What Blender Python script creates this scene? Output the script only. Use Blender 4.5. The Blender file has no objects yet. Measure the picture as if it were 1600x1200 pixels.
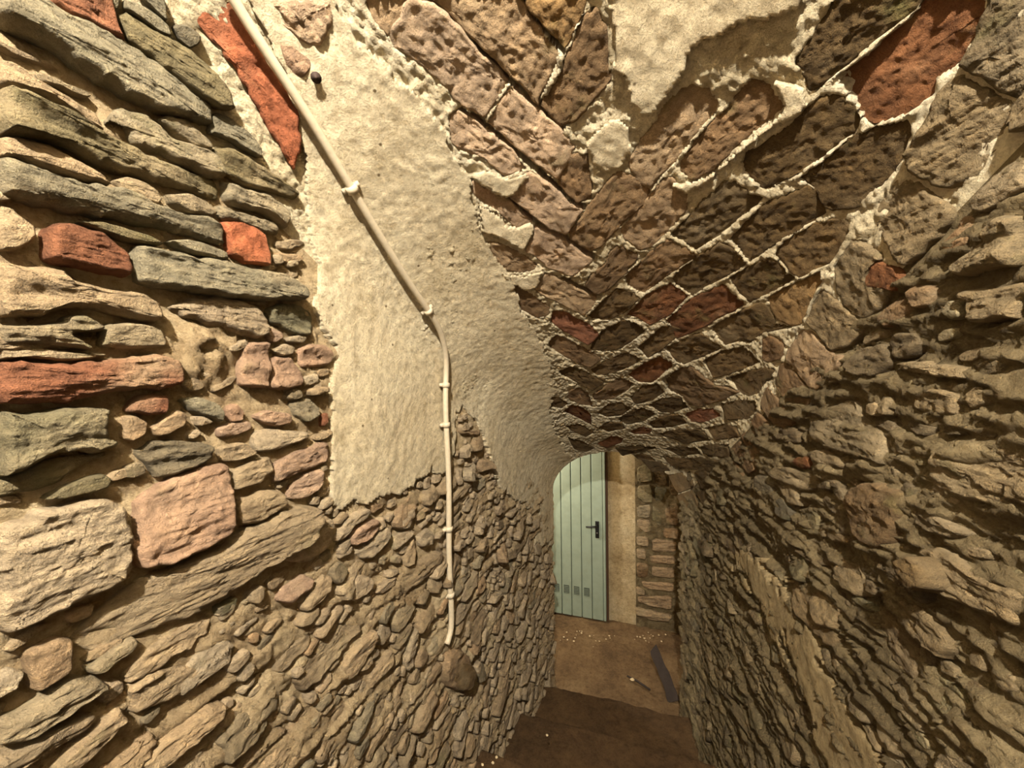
import bpy, math, random
import numpy as np
from mathutils import Matrix, Vector

random.seed(7)
rng = np.random.default_rng(11)
SC = bpy.context.scene
COL = SC.collection

# ------------------------------------------------------------------ camera
F_PX = 600.0
YAW, PITCH, ROLL = math.radians(17.5), math.radians(-1.0), math.radians(0.8)
CAM = np.array([0.0, 0.0, 2.76])


def camera_axes():
    f = np.array([-math.sin(YAW) * math.cos(PITCH), math.cos(YAW) * math.cos(PITCH), math.sin(PITCH)])
    r0 = np.array([math.cos(YAW), math.sin(YAW), 0.0])
    u0 = np.cross(r0, f)
    r = r0 * math.cos(ROLL) - u0 * math.sin(ROLL)
    u = np.cross(r, f)
    return r, u, f


AX_R, AX_U, AX_F = camera_axes()
cd = bpy.data.cameras.new('camera')
cam = bpy.data.objects.new('camera', cd)
COL.objects.link(cam)
cd.sensor_fit = 'HORIZONTAL'
cd.sensor_width = 36.0
cd.lens = F_PX / 1600.0 * 36.0
cd.clip_start = 0.02
m = Matrix.Identity(4)
for i in range(3):
    m[i][0], m[i][1], m[i][2], m[i][3] = AX_R[i], AX_U[i], -AX_F[i], CAM[i]
cam.matrix_world = m
SC.camera = cam

# ------------------------------------------------------------------ light
SC.view_settings.view_transform = 'Standard'
SC.view_settings.look = 'None'
SC.view_settings.gamma = 1.0
SC.view_settings.use_curve_mapping = False
SC.view_settings.exposure = 1.25

world = bpy.data.worlds.new('world')
SC.world = world
world.use_nodes = True
bgn = world.node_tree.nodes['Background']
bgn.inputs[0].default_value = (1.0, 0.90, 0.74, 1)
bgn.inputs[1].default_value = 0.30


def lamp(name, loc, watts, col, radius):
    d = bpy.data.lights.new(name, 'POINT')
    d.energy = watts
    d.color = col
    d.shadow_soft_size = radius
    o = bpy.data.objects.new(name, d)
    o.location = loc
    COL.objects.link(o)
    return o


# bare bulb on the vault above the photographer, end of the conduit run
lamp('vault_bulb', (0.10, -0.90, CAM[2] + 1.42), 390.0, (1.0, 0.915, 0.775), 0.04)
# lamp in the little lobby before the door, round the corner to the left
lamp('lobby_bulb', (-1.55, 3.82, 2.15), 46.0, (1.0, 0.95, 0.84), 0.06)


# ------------------------------------------------------------------ maths helpers
def project(P):
    d = np.asarray(P, float) - CAM
    z = d @ AX_F
    z = np.where(np.abs(z) < 1e-6, 1e-6, z)
    x = 800 + F_PX * (d @ AX_R) / z
    y = 600 - F_PX * (d @ AX_U) / z
    return x, y, z


def rays(px):
    px = np.asarray(px, float)
    d = AX_F + np.outer((px[:, 0] - 800) / F_PX, AX_R) + np.outer((600 - px[:, 1]) / F_PX, AX_U)
    return d


def hash3(ix, iy, iz, seed):
    h = (ix * 374761393 + iy * 668265263 + iz * 2147483647 + seed * 974634777) & 0xFFFFFFFF
    h = ((h ^ (h >> 13)) * 1274126177) & 0xFFFFFFFF
    h = ((h ^ (h >> 16)) * 2246822519) & 0xFFFFFFFF
    return ((h ^ (h >> 15)) & 0xFFFF) / 65535.0


def vnoise(P, seed=0):
    f = np.floor(P).astype(np.int64)
    t = P - f
    t = t * t * (3 - 2 * t)
    out = 0
    for dx in (0, 1):
        wx = t[:, 0] if dx else 1 - t[:, 0]
        for dy in (0, 1):
            wy = t[:, 1] if dy else 1 - t[:, 1]
            for dz in (0, 1):
                wz = t[:, 2] if dz else 1 - t[:, 2]
                out = out + wx * wy * wz * hash3(f[:, 0] + dx, f[:, 1] + dy, f[:, 2] + dz, seed)
    return out * 2 - 1


def fbm(P, freq, octaves=3, seed=0, gain=0.5):
    P = np.asarray(P, float)
    a, out = 1.0, np.zeros(len(P))
    fr = np.array(freq, float) * np.ones(3)
    for o in range(octaves):
        out += a * vnoise(P * fr + 17.3 * (o + 1), seed + o * 31)
        fr = fr * 2.07
        a *= gain
    return out


def in_poly(x, y, poly):
    poly = np.asarray(poly, float)
    inside = np.zeros(len(x), bool)
    bb = (x >= poly[:, 0].min()) & (x <= poly[:, 0].max()) & (y >= poly[:, 1].min()) & (y <= poly[:, 1].max())
    idx = np.nonzero(bb)[0]
    if len(idx) == 0:
        return inside
    xs, ys = x[idx], y[idx]
    r = np.zeros(len(idx), bool)
    n = len(poly)
    for i in range(n):
        x1, y1 = poly[i]
        x2, y2 = poly[(i + 1) % n]
        if y1 == y2:
            continue
        c = (ys < y1) != (ys < y2)
        r ^= c & (xs < (x2 - x1) * (ys - y1) / (y2 - y1) + x1)
    inside[idx] = r
    return inside


def seg_dist(x, y, pts):
    best = np.full(len(x), 1e9)
    for (x1, y1), (x2, y2) in zip(pts[:-1], pts[1:]):
        dx, dy = x2 - x1, y2 - y1
        t = np.clip(((x - x1) * dx + (y - y1) * dy) / (dx * dx + dy * dy + 1e-9), 0, 1)
        best = np.minimum(best, np.hypot(x - x1 - t * dx, y - y1 - t * dy))
    return best


# ------------------------------------------------------------------ the passage as a solid shape
Y_END = 3.30          # where the vaulted stair opens into the lobby
Y_BACK = 4.42         # lobby back wall with the door
Y_NEAR = -1.7


def xl(Y): return -0.95 + 0.079 * Y
def xr(Y): return 0.70 - 0.105 * Y
def zs(Y): return CAM[2] + 0.85 - 0.56 * Y       # springing, falls with the stair
def rise(Y): return 0.50 - 0.04 * Y


def F_in(P):
    X, Y, Z = P[:, 0], P[:, 1], P[:, 2]
    a, b = xl(Y), xr(Y)
    xc, hw = (a + b) / 2, (b - a) / 2
    w = np.maximum(a - X, X - b)
    dz = np.maximum(Z - zs(Y), 0)
    e = (np.sqrt(((X - xc) / hw) ** 2 + (dz / rise(Y)) ** 2) - 1) * hw
    return np.where(Z > zs(Y), e, w)


def normal_in(P):
    h = 1e-4
    g = np.stack([(F_in(P + d) - F_in(P - d)) for d in np.eye(3) * h], 1)
    return -g / (np.linalg.norm(g, axis=1, keepdims=True) + 1e-12)


def unproject(px):
    d = rays(px)
    n = len(d)
    lo = np.zeros(n)
    hi = np.full(n, -1.0)
    prev = np.full(n, 0.02)
    for t in np.arange(0.04, 6.5, 0.02):
        v = F_in(CAM + d * t)
        hit = (v > 0) & (hi < 0)
        lo[hit] = prev[hit]
        hi[hit] = t
        prev = np.full(n, t)
    hi = np.where(hi < 0, 6.5, hi)
    for _ in range(20):
        mid = (lo + hi) / 2
        v = F_in(CAM + d * mid[:, None])
        lo = np.where(v > 0, lo, mid)
        hi = np.where(v > 0, mid, hi)
    return CAM + d * hi[:, None]


def unproject_plane_y(px, Yp):
    d = rays(px)
    t = (Yp - CAM[1]) / d[:, 1]
    return CAM + d * t[:, None]


# ------------------------------------------------------------------ materials
def lin(c):
    return tuple(((v / 255.0) / 12.92 if v <= 10 else ((v / 255.0 + 0.055) / 1.055) ** 2.4) for v in c)


def new_mat(name):
    mt = bpy.data.materials.new(name)
    mt.use_nodes = True
    nt = mt.node_tree
    b = nt.nodes['Principled BSDF']
    b.inputs['Roughness'].default_value = 0.92
    b.inputs['Specular IOR Level'].default_value = 0.18
    return mt, nt, b


def N(nt, kind, **kw):
    n = nt.nodes.new(kind)
    for k, v in kw.items():
        if hasattr(n, k):
            setattr(n, k, v)
        else:
            n.inputs[k.replace('_', ' ')].default_value = v
    return n


def ramp(nt, fac, stops):
    r = nt.nodes.new('ShaderNodeValToRGB')
    els = r.color_ramp.elements
    while len(els) < len(stops):
        els.new(0.5)
    for e, (p, c) in zip(els, stops):
        e.position = p
        e.color = (c[0], c[1], c[2], 1)
    nt.links.new(fac, r.inputs[0])
    return r.outputs[0]


def mixc(nt, a, b, fac, mode='MIX'):
    n = nt.nodes.new('ShaderNodeMix')
    n.data_type = 'RGBA'
    n.blend_type = mode
    for sock, v in ((n.inputs[6], a), (n.inputs[7], b), (n.inputs[0], fac)):
        if hasattr(v, 'links') or hasattr(v, 'is_output'):
            nt.links.new(v, sock)
        elif isinstance(v, (int, float)):
            sock.default_value = v
        else:
            sock.default_value = (v[0], v[1], v[2], 1)
    return n.outputs[2]


def coords(nt, scale=(1, 1, 1)):
    g = nt.nodes.new('ShaderNodeNewGeometry')
    mp = nt.nodes.new('ShaderNodeMapping')
    mp.inputs['Scale'].default_value = scale
    nt.links.new(g.outputs['Position'], mp.inputs[0])
    return mp.outputs[0]


def noise(nt, vec, scale, detail=6, rough=0.6):
    n = N(nt, 'ShaderNodeTexNoise')
    n.inputs['Scale'].default_value = scale
    n.inputs['Detail'].default_value = detail
    n.inputs['Roughness'].default_value = rough
    nt.links.new(vec, n.inputs['Vector'])
    return n.outputs['Fac']


def bump(nt, bsdf, layers):
    """layers: (height socket, distance)"""
    prev = None
    for h, dist in layers:
        b = nt.nodes.new('ShaderNodeBump')
        b.inputs['Strength'].default_value = 1.0
        b.inputs['Distance'].default_value = dist
        nt.links.new(h, b.inputs['Height'])
        if prev:
            nt.links.new(prev, b.inputs['Normal'])
        prev = b.outputs['Normal']
    nt.links.new(prev, bsdf.inputs['Normal'])


def mat_stone(name, streak, grain, contrast, dusty=0.4):
    mt, nt, b = new_mat(name)
    v = coords(nt)
    vs = coords(nt, (1, 1, streak))
    oi = nt.nodes.new('ShaderNodeObjectInfo')
    n1 = noise(nt, vs, 14, 8, 0.68)
    n2 = noise(nt, v, 55, 6, 0.7)
    n3 = noise(nt, v, 5.5, 3, 0.5)
    n4 = noise(nt, v, grain, 4, 0.7)
    c = mixc(nt, oi.outputs['Color'], ramp(nt, n1, [(0.30, (0.50,) * 3), (0.50, (0.95,) * 3), (0.70, (1.4, 1.36, 1.28))]), contrast, 'MULTIPLY')
    c = mixc(nt, c, ramp(nt, n2, [(0.32, (0.55, 0.52, 0.5)), (0.52, (1, 1, 1)), (0.75, (1.3, 1.28, 1.2))]), contrast * 0.8, 'MULTIPLY')
    # lime dust left by the mortar, and a little green algae
    dust = ramp(nt, n3, [(0.52, (0, 0, 0)), (0.72, (1, 1, 1))])
    c = mixc(nt, c, lin((184, 165, 132)), N_mul(nt, dust, dusty))
    green = ramp(nt, noise(nt, v, 9.0, 4, 0.6), [(0.60, (0, 0, 0)), (0.74, (1, 1, 1))])
    c = mixc(nt, c, lin((112, 112, 66)), N_mul(nt, green, 0.40))
    nt.links.new(c, b.inputs['Base Color'])
    n2h = ramp(nt, n2, [(0.36, (0, 0, 0)), (0.64, (1, 1, 1))])
    bump(nt, b, [(n1, 0.034), (n2h, 0.0065), (n4, 0.006)])
    return mt


def N_mul(nt, sock, k):
    n = nt.nodes.new('ShaderNodeMath')
    n.operation = 'MULTIPLY'
    nt.links.new(sock, n.inputs[0])
    n.inputs[1].default_value = k
    return n.outputs[0]


def mat_mortar(name, lo, mid, hi, rubble=1.0, pits=False, grain=1.0):
    mt, nt, b = new_mat(name)
    v = coords(nt)
    big = noise(nt, v, 3.0, 4, 0.55)
    med = noise(nt, v, 24, 8, 0.7)
    fine = noise(nt, v, 150, 5, 0.75)
    c = ramp(nt, big, [(0.30, lin(lo)), (0.5, lin(mid)), (0.72, lin(hi))])
    c = mixc(nt, c, ramp(nt, med, [(0.3, (0.62, 0.57, 0.50)), (0.5, (1, 1, 1)), (0.72, (1.18, 1.17, 1.14))]), 0.75, 'MULTIPLY')
    c = mixc(nt, c, ramp(nt, fine, [(0.3, (0.66, 0.62, 0.56)), (0.5, (1, 1, 1)), (0.75, (1.12, 1.12, 1.1))]), 0.6, 'MULTIPLY')
    grit = noise(nt, v, 62, 5, 0.7)
    gh = ramp(nt, grit, [(0.36, (0, 0, 0)), (0.64, (1, 1, 1))])
    c = mixc(nt, c, ramp(nt, grit, [(0.34, (0.70, 0.66, 0.60)), (0.5, (1, 1, 1)), (0.68, (1.10, 1.10, 1.08))]), 0.7 * grain, 'MULTIPLY')
    layers = [(med, 0.030 * rubble), (gh, 0.0055 * grain), (fine, 0.008 * grain)]
    if pits:
        vo = N(nt, 'ShaderNodeTexVoronoi')
        vo.inputs['Scale'].default_value = 17
        nt.links.new(v, vo.inputs['Vector'])
        pit = ramp(nt, vo.outputs['Distance'], [(0.05, (0.22, 0.18, 0.13)), (0.10, (1, 1, 1))])
        gate = ramp(nt, noise(nt, v, 7.0, 2), [(0.50, (0, 0, 0)), (0.54, (1, 1, 1))])
        c = mixc(nt, c, pit, gate, 'MULTIPLY')
    nt.links.new(c, b.inputs['Base Color'])
    bump(nt, b, layers)
    return mt


def mat_plain(name, col, rough=0.5, metallic=0.0, var=0.25, scale=40, bumpd=0.0008):
    mt, nt, b = new_mat(name)
    b.inputs['Roughness'].default_value = rough
    b.inputs['Metallic'].default_value = metallic
    b.inputs['Specular IOR Level'].default_value = 0.4
    v = coords(nt)
    n1 = noise(nt, v, scale, 6, 0.65)
    c = mixc(nt, lin(col), ramp(nt, n1, [(0.3, (0.6, 0.58, 0.55)), (0.55, (1, 1, 1)), (0.8, (1.15, 1.15, 1.15))]), var, 'MULTIPLY')
    nt.links.new(c, b.inputs['Base Color'])
    if bumpd:
        bump(nt, b, [(n1, bumpd)])
    return mt


M_STONE = mat_stone('rough_stone', 4.0, 210, 0.8, 0.55)
M_BRICK = mat_stone('old_brick', 1.0, 260, 0.75, 0.22)
M_MORTAR_L = mat_mortar('lime_mortar_rubble', (160, 138, 106), (184, 163, 129), (202, 184, 150), 1.0)
M_MORTAR_V = mat_mortar('lime_mortar_joints', (200, 184, 150), (220, 206, 174), (232, 220, 192), 1.0)
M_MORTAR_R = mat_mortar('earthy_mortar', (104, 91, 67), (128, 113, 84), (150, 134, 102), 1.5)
M_PLASTER = mat_mortar('coarse_plaster', (216, 199, 164), (226, 211, 179), (232, 219, 188), 0.45, True, 1.2)
M_PLASTER_P = mat_mortar('lobby_plaster', (170, 148, 110), (200, 180, 142), (218, 204, 170), 0.25)
M_DIRT = mat_mortar('packed_dirt', (98, 78, 56), (124, 100, 72), (144, 120, 88), 0.8)
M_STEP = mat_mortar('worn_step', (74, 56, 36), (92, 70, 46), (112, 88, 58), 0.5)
M_DOOR = mat_plain('grey_green_paint', (134, 147, 132), 0.45, 0.0, 0.3, 9, 0.0004)
M_BLACK = mat_plain('black_plastic', (24, 24, 24), 0.4)
M_DARKGAP = mat_plain('dark_rebate', (70, 48, 30), 0.8)
M_PIPE = mat_plain('ivory_pvc', (174, 162, 140), 0.5, 0.0, 0.3, 60, 0.0006)
M_WOOD = mat_plain('old_dark_wood', (52, 42, 36), 0.85, 0.0, 0.8, 30, 0.004)
M_IRON = mat_plain('rusty_iron', (58, 44, 38), 0.8, 0.3, 0.6, 200, 0.001)
M_PALE = mat_plain('pale_chip', (196, 176, 140), 0.8, 0.0, 0.3, 80, 0.001)


# ------------------------------------------------------------------ mesh helpers
def mesh_obj(name, V, Fc, mat, parent=None, smooth=True):
    me = bpy.data.meshes.new(name)
    me.from_pydata([tuple(v) for v in V], [], [tuple(f) for f in Fc])
    me.update()
    if smooth:
        me.polygons.foreach_set('use_smooth', [True] * len(me.polygons))
    me.materials.append(mat)
    o = bpy.data.objects.new(name, me)
    COL.objects.link(o)
    if parent is not None:
        o.parent = parent
    return o


def grid_mesh(name, V, nu, nv, mat, parent=None, keep=None, flip=False):
    """V is (nu*nv,3), row major by u."""
    idx = np.arange(nu * nv).reshape(nu, nv)
    q = np.stack([idx[:-1, :-1], idx[1:, :-1], idx[1:, 1:], idx[:-1, 1:]], -1).reshape(-1, 4)
    if keep is not None:
        q = q[keep]
    if flip:
        q = q[:, ::-1]
    used, inv = np.unique(q, return_inverse=True)
    return quads(name, V[used], inv.reshape(-1, 4), mat, parent)


def quads(name, V, q, mat, parent=None):
    me = bpy.data.meshes.new(name)
    me.vertices.add(len(V))
    me.vertices.foreach_set('co', np.ascontiguousarray(V, dtype=np.float32).ravel())
    me.loops.add(len(q) * 4)
    me.loops.foreach_set('vertex_index', np.ascontiguousarray(q, dtype=np.int32).ravel())
    me.polygons.add(len(q))
    me.polygons.foreach_set('loop_start', np.arange(0, len(q) * 4, 4, dtype=np.int32))
    me.update(calc_edges=True)
    me.validate()
    me.polygons.foreach_set('use_smooth', [True] * len(me.polygons))
    me.materials.append(mat)
    o = bpy.data.objects.new(name, me)
    COL.objects.link(o)
    if parent is not None:
        o.parent = parent
    return o


def box_data(x0, x1, y0, y1, z0, z1, bev=0.0):
    V = [(x, y, z) for x in (x0, x1) for y in (y0, y1) for z in (z0, z1)]
    Fc = [(0, 1, 3, 2), (4, 6, 7, 5), (0, 4, 5, 1), (2, 3, 7, 6), (0, 2, 6, 4), (1, 5, 7, 3)]
    return V, Fc


def box(name, x0, x1, y0, y1, z0, z1, mat, parent=None, bev=0.0):
    V, Fc = box_data(x0, x1, y0, y1, z0, z1)
    o = mesh_obj(name, V, Fc, mat, parent, False)
    if bev:
        md = o.modifiers.new('bevel', 'BEVEL')
        md.width = bev
        md.segments = 2
    return o


def tag(o, label=None, cat=None, kind=None, group=None):
    if label: o['label'] = label
    if cat: o['category'] = cat
    if kind: o['kind'] = kind
    if group: o['group'] = group
    return o


# ------------------------------------------------------------------ traced masonry (tile, colour, proudness in cm, outline)
TILES = {'A': (0, 0, 1600 / 540.), 'B': (0, 380, 1600 / 540.), 'C': (0, 760, 1473 / 540.), 'P': (0, 0, 1.0),
         'V1': (600, 0, 4.), 'V2': (900, 0, 4.), 'V3': (1200, 0, 4.), 'V4': (700, 250, 4.), 'V5': (1000, 250, 4.),
         'V6': (820, 500, 5.), 'V7': (1080, 480, 4.), 'V8': (1300, 250, 4.), 'W1': (1200, 520, 4.), 'W2': (1200, 800, 3.),
         'L': (400, 780, 4.), 'K': (640, 640, 5.), 'J': (640, 860, 1067 / 240.), 'D': (820, 700, 4.)}


def to_px(tile, pts):
    ox, oy, s = TILES[tile]
    return [(ox + x / s, oy + y / s) for x, y in pts]


PAL = {'grey': (142, 133, 110), 'olive': (132, 120, 90), 'tan': (168, 147, 117), 'lt': (180, 161, 133), 'gt': (152, 138, 112),
       'pink': (176, 145, 120), 'pk2': (178, 150, 126), 'red': (146, 98, 72), 'orange': (174, 104, 72), 'rust': (128, 86, 56),
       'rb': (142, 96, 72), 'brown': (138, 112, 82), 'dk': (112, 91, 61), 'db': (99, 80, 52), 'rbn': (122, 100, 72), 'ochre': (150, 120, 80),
       'dg': (120, 110, 90), 'bt': (172, 146, 114), 'bp': (192, 166, 138), 'rw': (138, 121, 92), 'rw2': (116, 101, 77), 'gn': (132, 124, 98)}

LEFT = [
    ('A', 'grey', 4.5, [(-60, -110), (150, 0), (260, 60), (420, 140), (560, 220), (700, 300), (870, 400), (960, 500), (955, 590), (860, 560), (700, 530), (560, 470), (400, 380), (200, 230), (0, 130), (-60, 100)]),
    ('A', 'red', 3.0, [(190, -30), (480, -30), (500, 60), (530, 150), (556, 212), (500, 190), (400, 140), (300, 85), (220, 30)]),
    ('A', 'olive', 3.5, [(535, 60), (580, 55), (700, 130), (800, 190), (900, 260), (980, 340), (1050, 440), (1065, 510), (980, 510), (880, 440), (780, 360), (680, 280), (590, 210), (545, 130)]),
    ('A', 'grey', 2.5, [(480, -30), (545, -30), (535, 50), (500, 60)]),
    ('A', 'grey', 3.0, [(560, 0), (640, 30), (720, 80), (775, 130), (780, 180), (720, 160), (640, 100), (560, 50)]),
    ('A', 'dg', 2.5, [(785, 120), (850, 110), (920, 160), (925, 200), (870, 230), (820, 190)]),
    ('A', 'grey', 3.0, [(620, -30), (740, -30), (760, 30), (765, 110), (700, 50)]),
    ('A', 'orange', 1.6, [(865, 40), (910, 0), (1050, -20), (1100, 60), (1140, 140), (1200, 250), (1290, 380), (1360, 490), (1380, 620), (1375, 690), (1350, 770), (1300, 690), (1230, 580), (1180, 470), (1100, 330), (1000, 210), (940, 140)]),
    ('A', 'bp', 1.8, [(1190, 0), (1530, -10), (1540, 100), (1490, 200), (1440, 210), (1330, 150), (1230, 100)]),
    ('A', 'pink', 1.6, [(1290, 190), (1360, 200), (1440, 270), (1445, 310), (1390, 370), (1320, 330)]),
    ('A', 'tan', 3.0, [(-40, 280), (40, 300), (130, 370), (250, 440), (380, 520), (430, 570), (455, 630), (380, 590), (250, 500), (120, 440), (-40, 410)]),
    ('A', 'olive', 4.0, [(-40, 420), (60, 440), (150, 480), (270, 530), (350, 590), (440, 630), (560, 680), (700, 740), (850, 800), (990, 840), (1010, 940), (880, 900), (700, 850), (500, 790), (400, 760), (240, 680), (100, 640), (-40, 625)]),
    ('A', 'gt', 3.4, [(540, 560), (470, 590), (520, 510), (620, 530), (700, 590), (760, 650), (900, 700), (970, 740), (1000, 830), (930, 830), (830, 780), (700, 710), (600, 680)]),
    ('A', 'gt', 2.8, [(690, 560), (760, 545), (830, 560), (900, 610), (960, 670), (960, 710), (880, 690), (780, 630)]),
    ('A', 'grey', 3.0, [(965, 520), (1050, 540), (1130, 610), (1190, 690), (1185, 740), (1100, 690), (1020, 640), (945, 620)]),
    ('A', 'olive', 3.4, [(970, 690), (1050, 690), (1140, 740), (1230, 800), (1330, 860), (1370, 900), (1350, 930), (1270, 900), (1150, 880), (1050, 830), (1000, 790)]),
    ('A', 'gt', 3.4, [(1010, 840), (1100, 880), (1200, 905), (1280, 950), (1310, 1000), (1305, 1070), (1240, 1010), (1150, 980), (1060, 960), (1015, 920)]),
    ('A', 'tan', 3.4, [(-40, 650), (60, 650), (200, 690), (290, 730), (380, 780), (450, 830), (490, 870), (420, 860), (300, 830), (160, 790), (60, 750), (-40, 740)]),
    ('A', 'grey', 4.0, [(-40, 745), (100, 780), (250, 850), (400, 860), (520, 880), (650, 930), (800, 990), (950, 1010), (1005, 1040), (1020, 1140), (900, 1110), (700, 1060), (500, 1020), (300, 990), (100, 940), (-40, 900)]),
    ('A', 'tan', 2.6, [(490, 840), (560, 825), (640, 850), (700, 890), (730, 930), (710, 955), (640, 930), (540, 890)]),
    ('A', 'gt', 2.4, [(745, 905), (850, 900), (950, 940), (990, 1000), (960, 1010), (850, 990), (770, 950)]),
    ('A', 'gt', 2.6, [(980, 950), (1060, 980), (1180, 1010), (1260, 1030), (1275, 1090), (1200, 1085), (1100, 1050), (1000, 1020)]),
    ('A', 'orange', 3.0, [(1015, 1040), (1060, 1030), (1150, 1060), (1195, 1100), (1215, 1190), (1220, 1230), (1120, 1210), (1050, 1180), (1030, 1100)]),
    ('A', 'tan', 2.6, [(-40, 960), (30, 970), (90, 1020), (140, 1060), (145, 1110), (70, 1160), (-40, 1170)]),
    ('A', 'red', 3.8, [(175, 1060), (260, 1040), (380, 1060), (480, 1090), (550, 1150), (585, 1200), (590, 1250), (560, 1290), (480, 1270), (330, 1240), (250, 1230), (180, 1200)]),
    ('A', 'olive', 2.4, [(330, 1030), (430, 1030), (550, 1060), (680, 1100), (740, 1140), (650, 1135), (560, 1120), (450, 1080)]),
    ('A', 'grey', 2.4, [(745, 1120), (850, 1110), (960, 1140), (1030, 1170), (1040, 1210), (960, 1200), (840, 1170)]),
    ('B', 'grey', 4.2, [(595, 60), (625, 20), (700, 20), (800, 50), (900, 75), (1000, 80), (1100, 110), (1200, 130), (1280, 145), (1340, 180), (1380, 230), (1370, 270), (1250, 270), (1050, 260), (900, 240), (780, 220), (650, 195), (600, 180)]),
    ('B', 'tan', 3.6, [(-40, 90), (80, 120), (200, 110), (270, 130), (290, 180), (400, 200), (500, 220), (610, 225), (690, 270), (715, 310), (705, 370), (600, 360), (500, 330), (400, 300), (260, 310), (150, 345), (-40, 350)]),
    ('B', 'gt', 3.2, [(-40, 380), (150, 385), (260, 370), (280, 340), (370, 335), (460, 390), (440, 410), (330, 415), (290, 430), (350, 460), (400, 500), (300, 490), (150, 470), (-40, 475)]),
    ('B', 'gt', 3.2, [(440, 430), (470, 380), (560, 370), (650, 380), (730, 400), (740, 480), (640, 490), (540, 490), (440, 480)]),
    ('B', 'rb', 4.2, [(-40, 560), (60, 540), (180, 560), (300, 560), (450, 545), (600, 530), (700, 515), (780, 535), (805, 590), (800, 660), (700, 680), (560, 680), (450, 700), (300, 740), (150, 740), (-40, 745)]),
    ('B', 'tan', 2.4, [(-40, 490), (150, 490), (380, 505), (480, 515), (420, 535), (250, 548), (100, 530), (-40, 545)]),
    ('B', 'lt', 2.6, [(750, 300), (880, 260), (1000, 245), (1100, 265), (1170, 300), (1220, 370), (1215, 430), (1170, 445), (1080, 420), (960, 380), (850, 350)]),
    ('B', 'pink', 2.6, [(1105, 465), (1220, 455), (1230, 540), (1220, 675), (1090, 660), (1085, 560)]),
    ('B', 'pink', 2.2, [(1245, 525), (1340, 530), (1370, 580), (1385, 660), (1300, 680), (1230, 675), (1235, 590)]),
    ('B', 'pk2', 1.8, [(1230, 390), (1290, 410), (1300, 440), (1250, 465), (1225, 450)]),
    ('B', 'gn', 1.8, [(1215, 310), (1280, 280), (1380, 285), (1440, 330), (1435, 420), (1380, 430), (1300, 400), (1230, 360)]),
    ('B', 'lt', 1.5, [(1310, 440), (1380, 420), (1410, 440), (1390, 465), (1320, 460)]),
    ('B', 'lt', 1.8, [(1240, 500), (1300, 465), (1350, 480), (1345, 515), (1290, 525)]),
    ('B', 'pink', 1.6, [(1370, 490), (1420, 465), (1500, 470), (1540, 510), (1530, 560), (1450, 575), (1380, 575)]),
    ('B', 'lt', 1.6, [(1390, 620), (1460, 600), (1470, 640), (1420, 660), (1385, 655)]),
    ('B', 'gn', 4.2, [(-40, 780), (100, 800), (200, 770), (350, 755), (470, 760), (475, 850), (460, 900), (510, 910), (505, 945), (400, 970), (250, 955), (150, 990), (60, 1050), (-40, 1085)]),
    ('B', 'olive', 1.6, [(-40, 1110), (80, 1060), (180, 1000), (300, 980), (440, 970), (480, 960), (400, 1010), (300, 1060), (250, 1115), (100, 1150), (-40, 1180)]),
    ('B', 'olive', 2.4, [(180, 1185), (260, 1125), (370, 1085), (460, 1065), (500, 1090), (480, 1130), (350, 1160), (260, 1180)]),
    ('B', 'rb', 2.8, [(555, 775), (620, 700), (710, 700), (760, 710), (740, 790), (660, 795)]),
    ('B', 'bt', 2.6, [(550, 800), (600, 795), (660, 830), (650, 880), (580, 920), (540, 900)]),
    ('B', 'bt', 2.8, [(670, 860), (740, 800), (810, 770), (840, 800), (820, 850), (740, 890), (700, 895)]),
    ('B', 'grey', 2.6, [(810, 720), (900, 710), (980, 740), (1010, 790), (1005, 830), (930, 800), (870, 780)]),
    ('B', 'lt', 2.0, [(880, 800), (940, 800), (970, 830), (900, 850)]),
    ('B', 'pink', 2.0, [(1030, 760), (1080, 740), (1115, 780), (1105, 820), (1050, 830)]),
    ('B', 'pk2', 2.2, [(985, 860), (1050, 830), (1140, 820), (1150, 860), (1080, 890), (1000, 900)]),
    ('B', 'dg', 3.0, [(610, 960), (700, 910), (830, 910), (950, 930), (960, 990), (900, 1020), (780, 1070), (700, 1090), (680, 1030)]),
    ('B', 'tan', 2.4, [(990, 940), (1120, 920), (1160, 960), (1150, 980), (1080, 1010), (1000, 1010)]),
    ('B', 'lt', 2.6, [(1150, 870), (1250, 860), (1400, 870), (1410, 900), (1280, 950), (1160, 970)]),
    ('B', 'pk2', 2.2, [(1150, 800), (1220, 770), (1330, 790), (1340, 830), (1260, 850), (1200, 830)]),
    ('B', 'gt', 2.2, [(1340, 730), (1420, 715), (1465, 760), (1460, 800), (1400, 830), (1350, 790)]),
    ('B', 'red', 1.6, [(1475, 800), (1505, 780), (1500, 830), (1480, 850)]),
    ('B', 'pk2', 2.4, [(1250, 1020), (1350, 960), (1500, 910), (1510, 1000), (1440, 1040), (1350, 1070), (1260, 1110), (1245, 1070)]),
    ('B', 'tan', 2.8, [(1050, 1060), (1140, 1010), (1230, 980), (1240, 1050), (1180, 1110), (1060, 1145)]),
    ('B', 'pk2', 2.4, [(1330, 1120), (1400, 1060), (1470, 1040), (1475, 1110), (1410, 1180), (1320, 1185)]),
    ('P', 'pink', 4.0, [(203, 785), (220, 768), (260, 745), (320, 722), (345, 725), (351, 745), (354, 800), (350, 830), (330, 842), (270, 870), (210, 889), (198, 860), (204, 820)]),
    ('C', 'lt', 4.4, [(-50, 190), (30, 165), (150, 100), (300, 60), (420, 45), (490, 70), (515, 130), (528, 200), (526, 310), (480, 395), (380, 450), (250, 500), (120, 570), (-50, 620)]),
    ('C', 'tan', 3.2, [(990, 60), (1100, 10), (1180, 20), (1195, 70), (1130, 120), (1060, 160), (990, 160)]),
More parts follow.
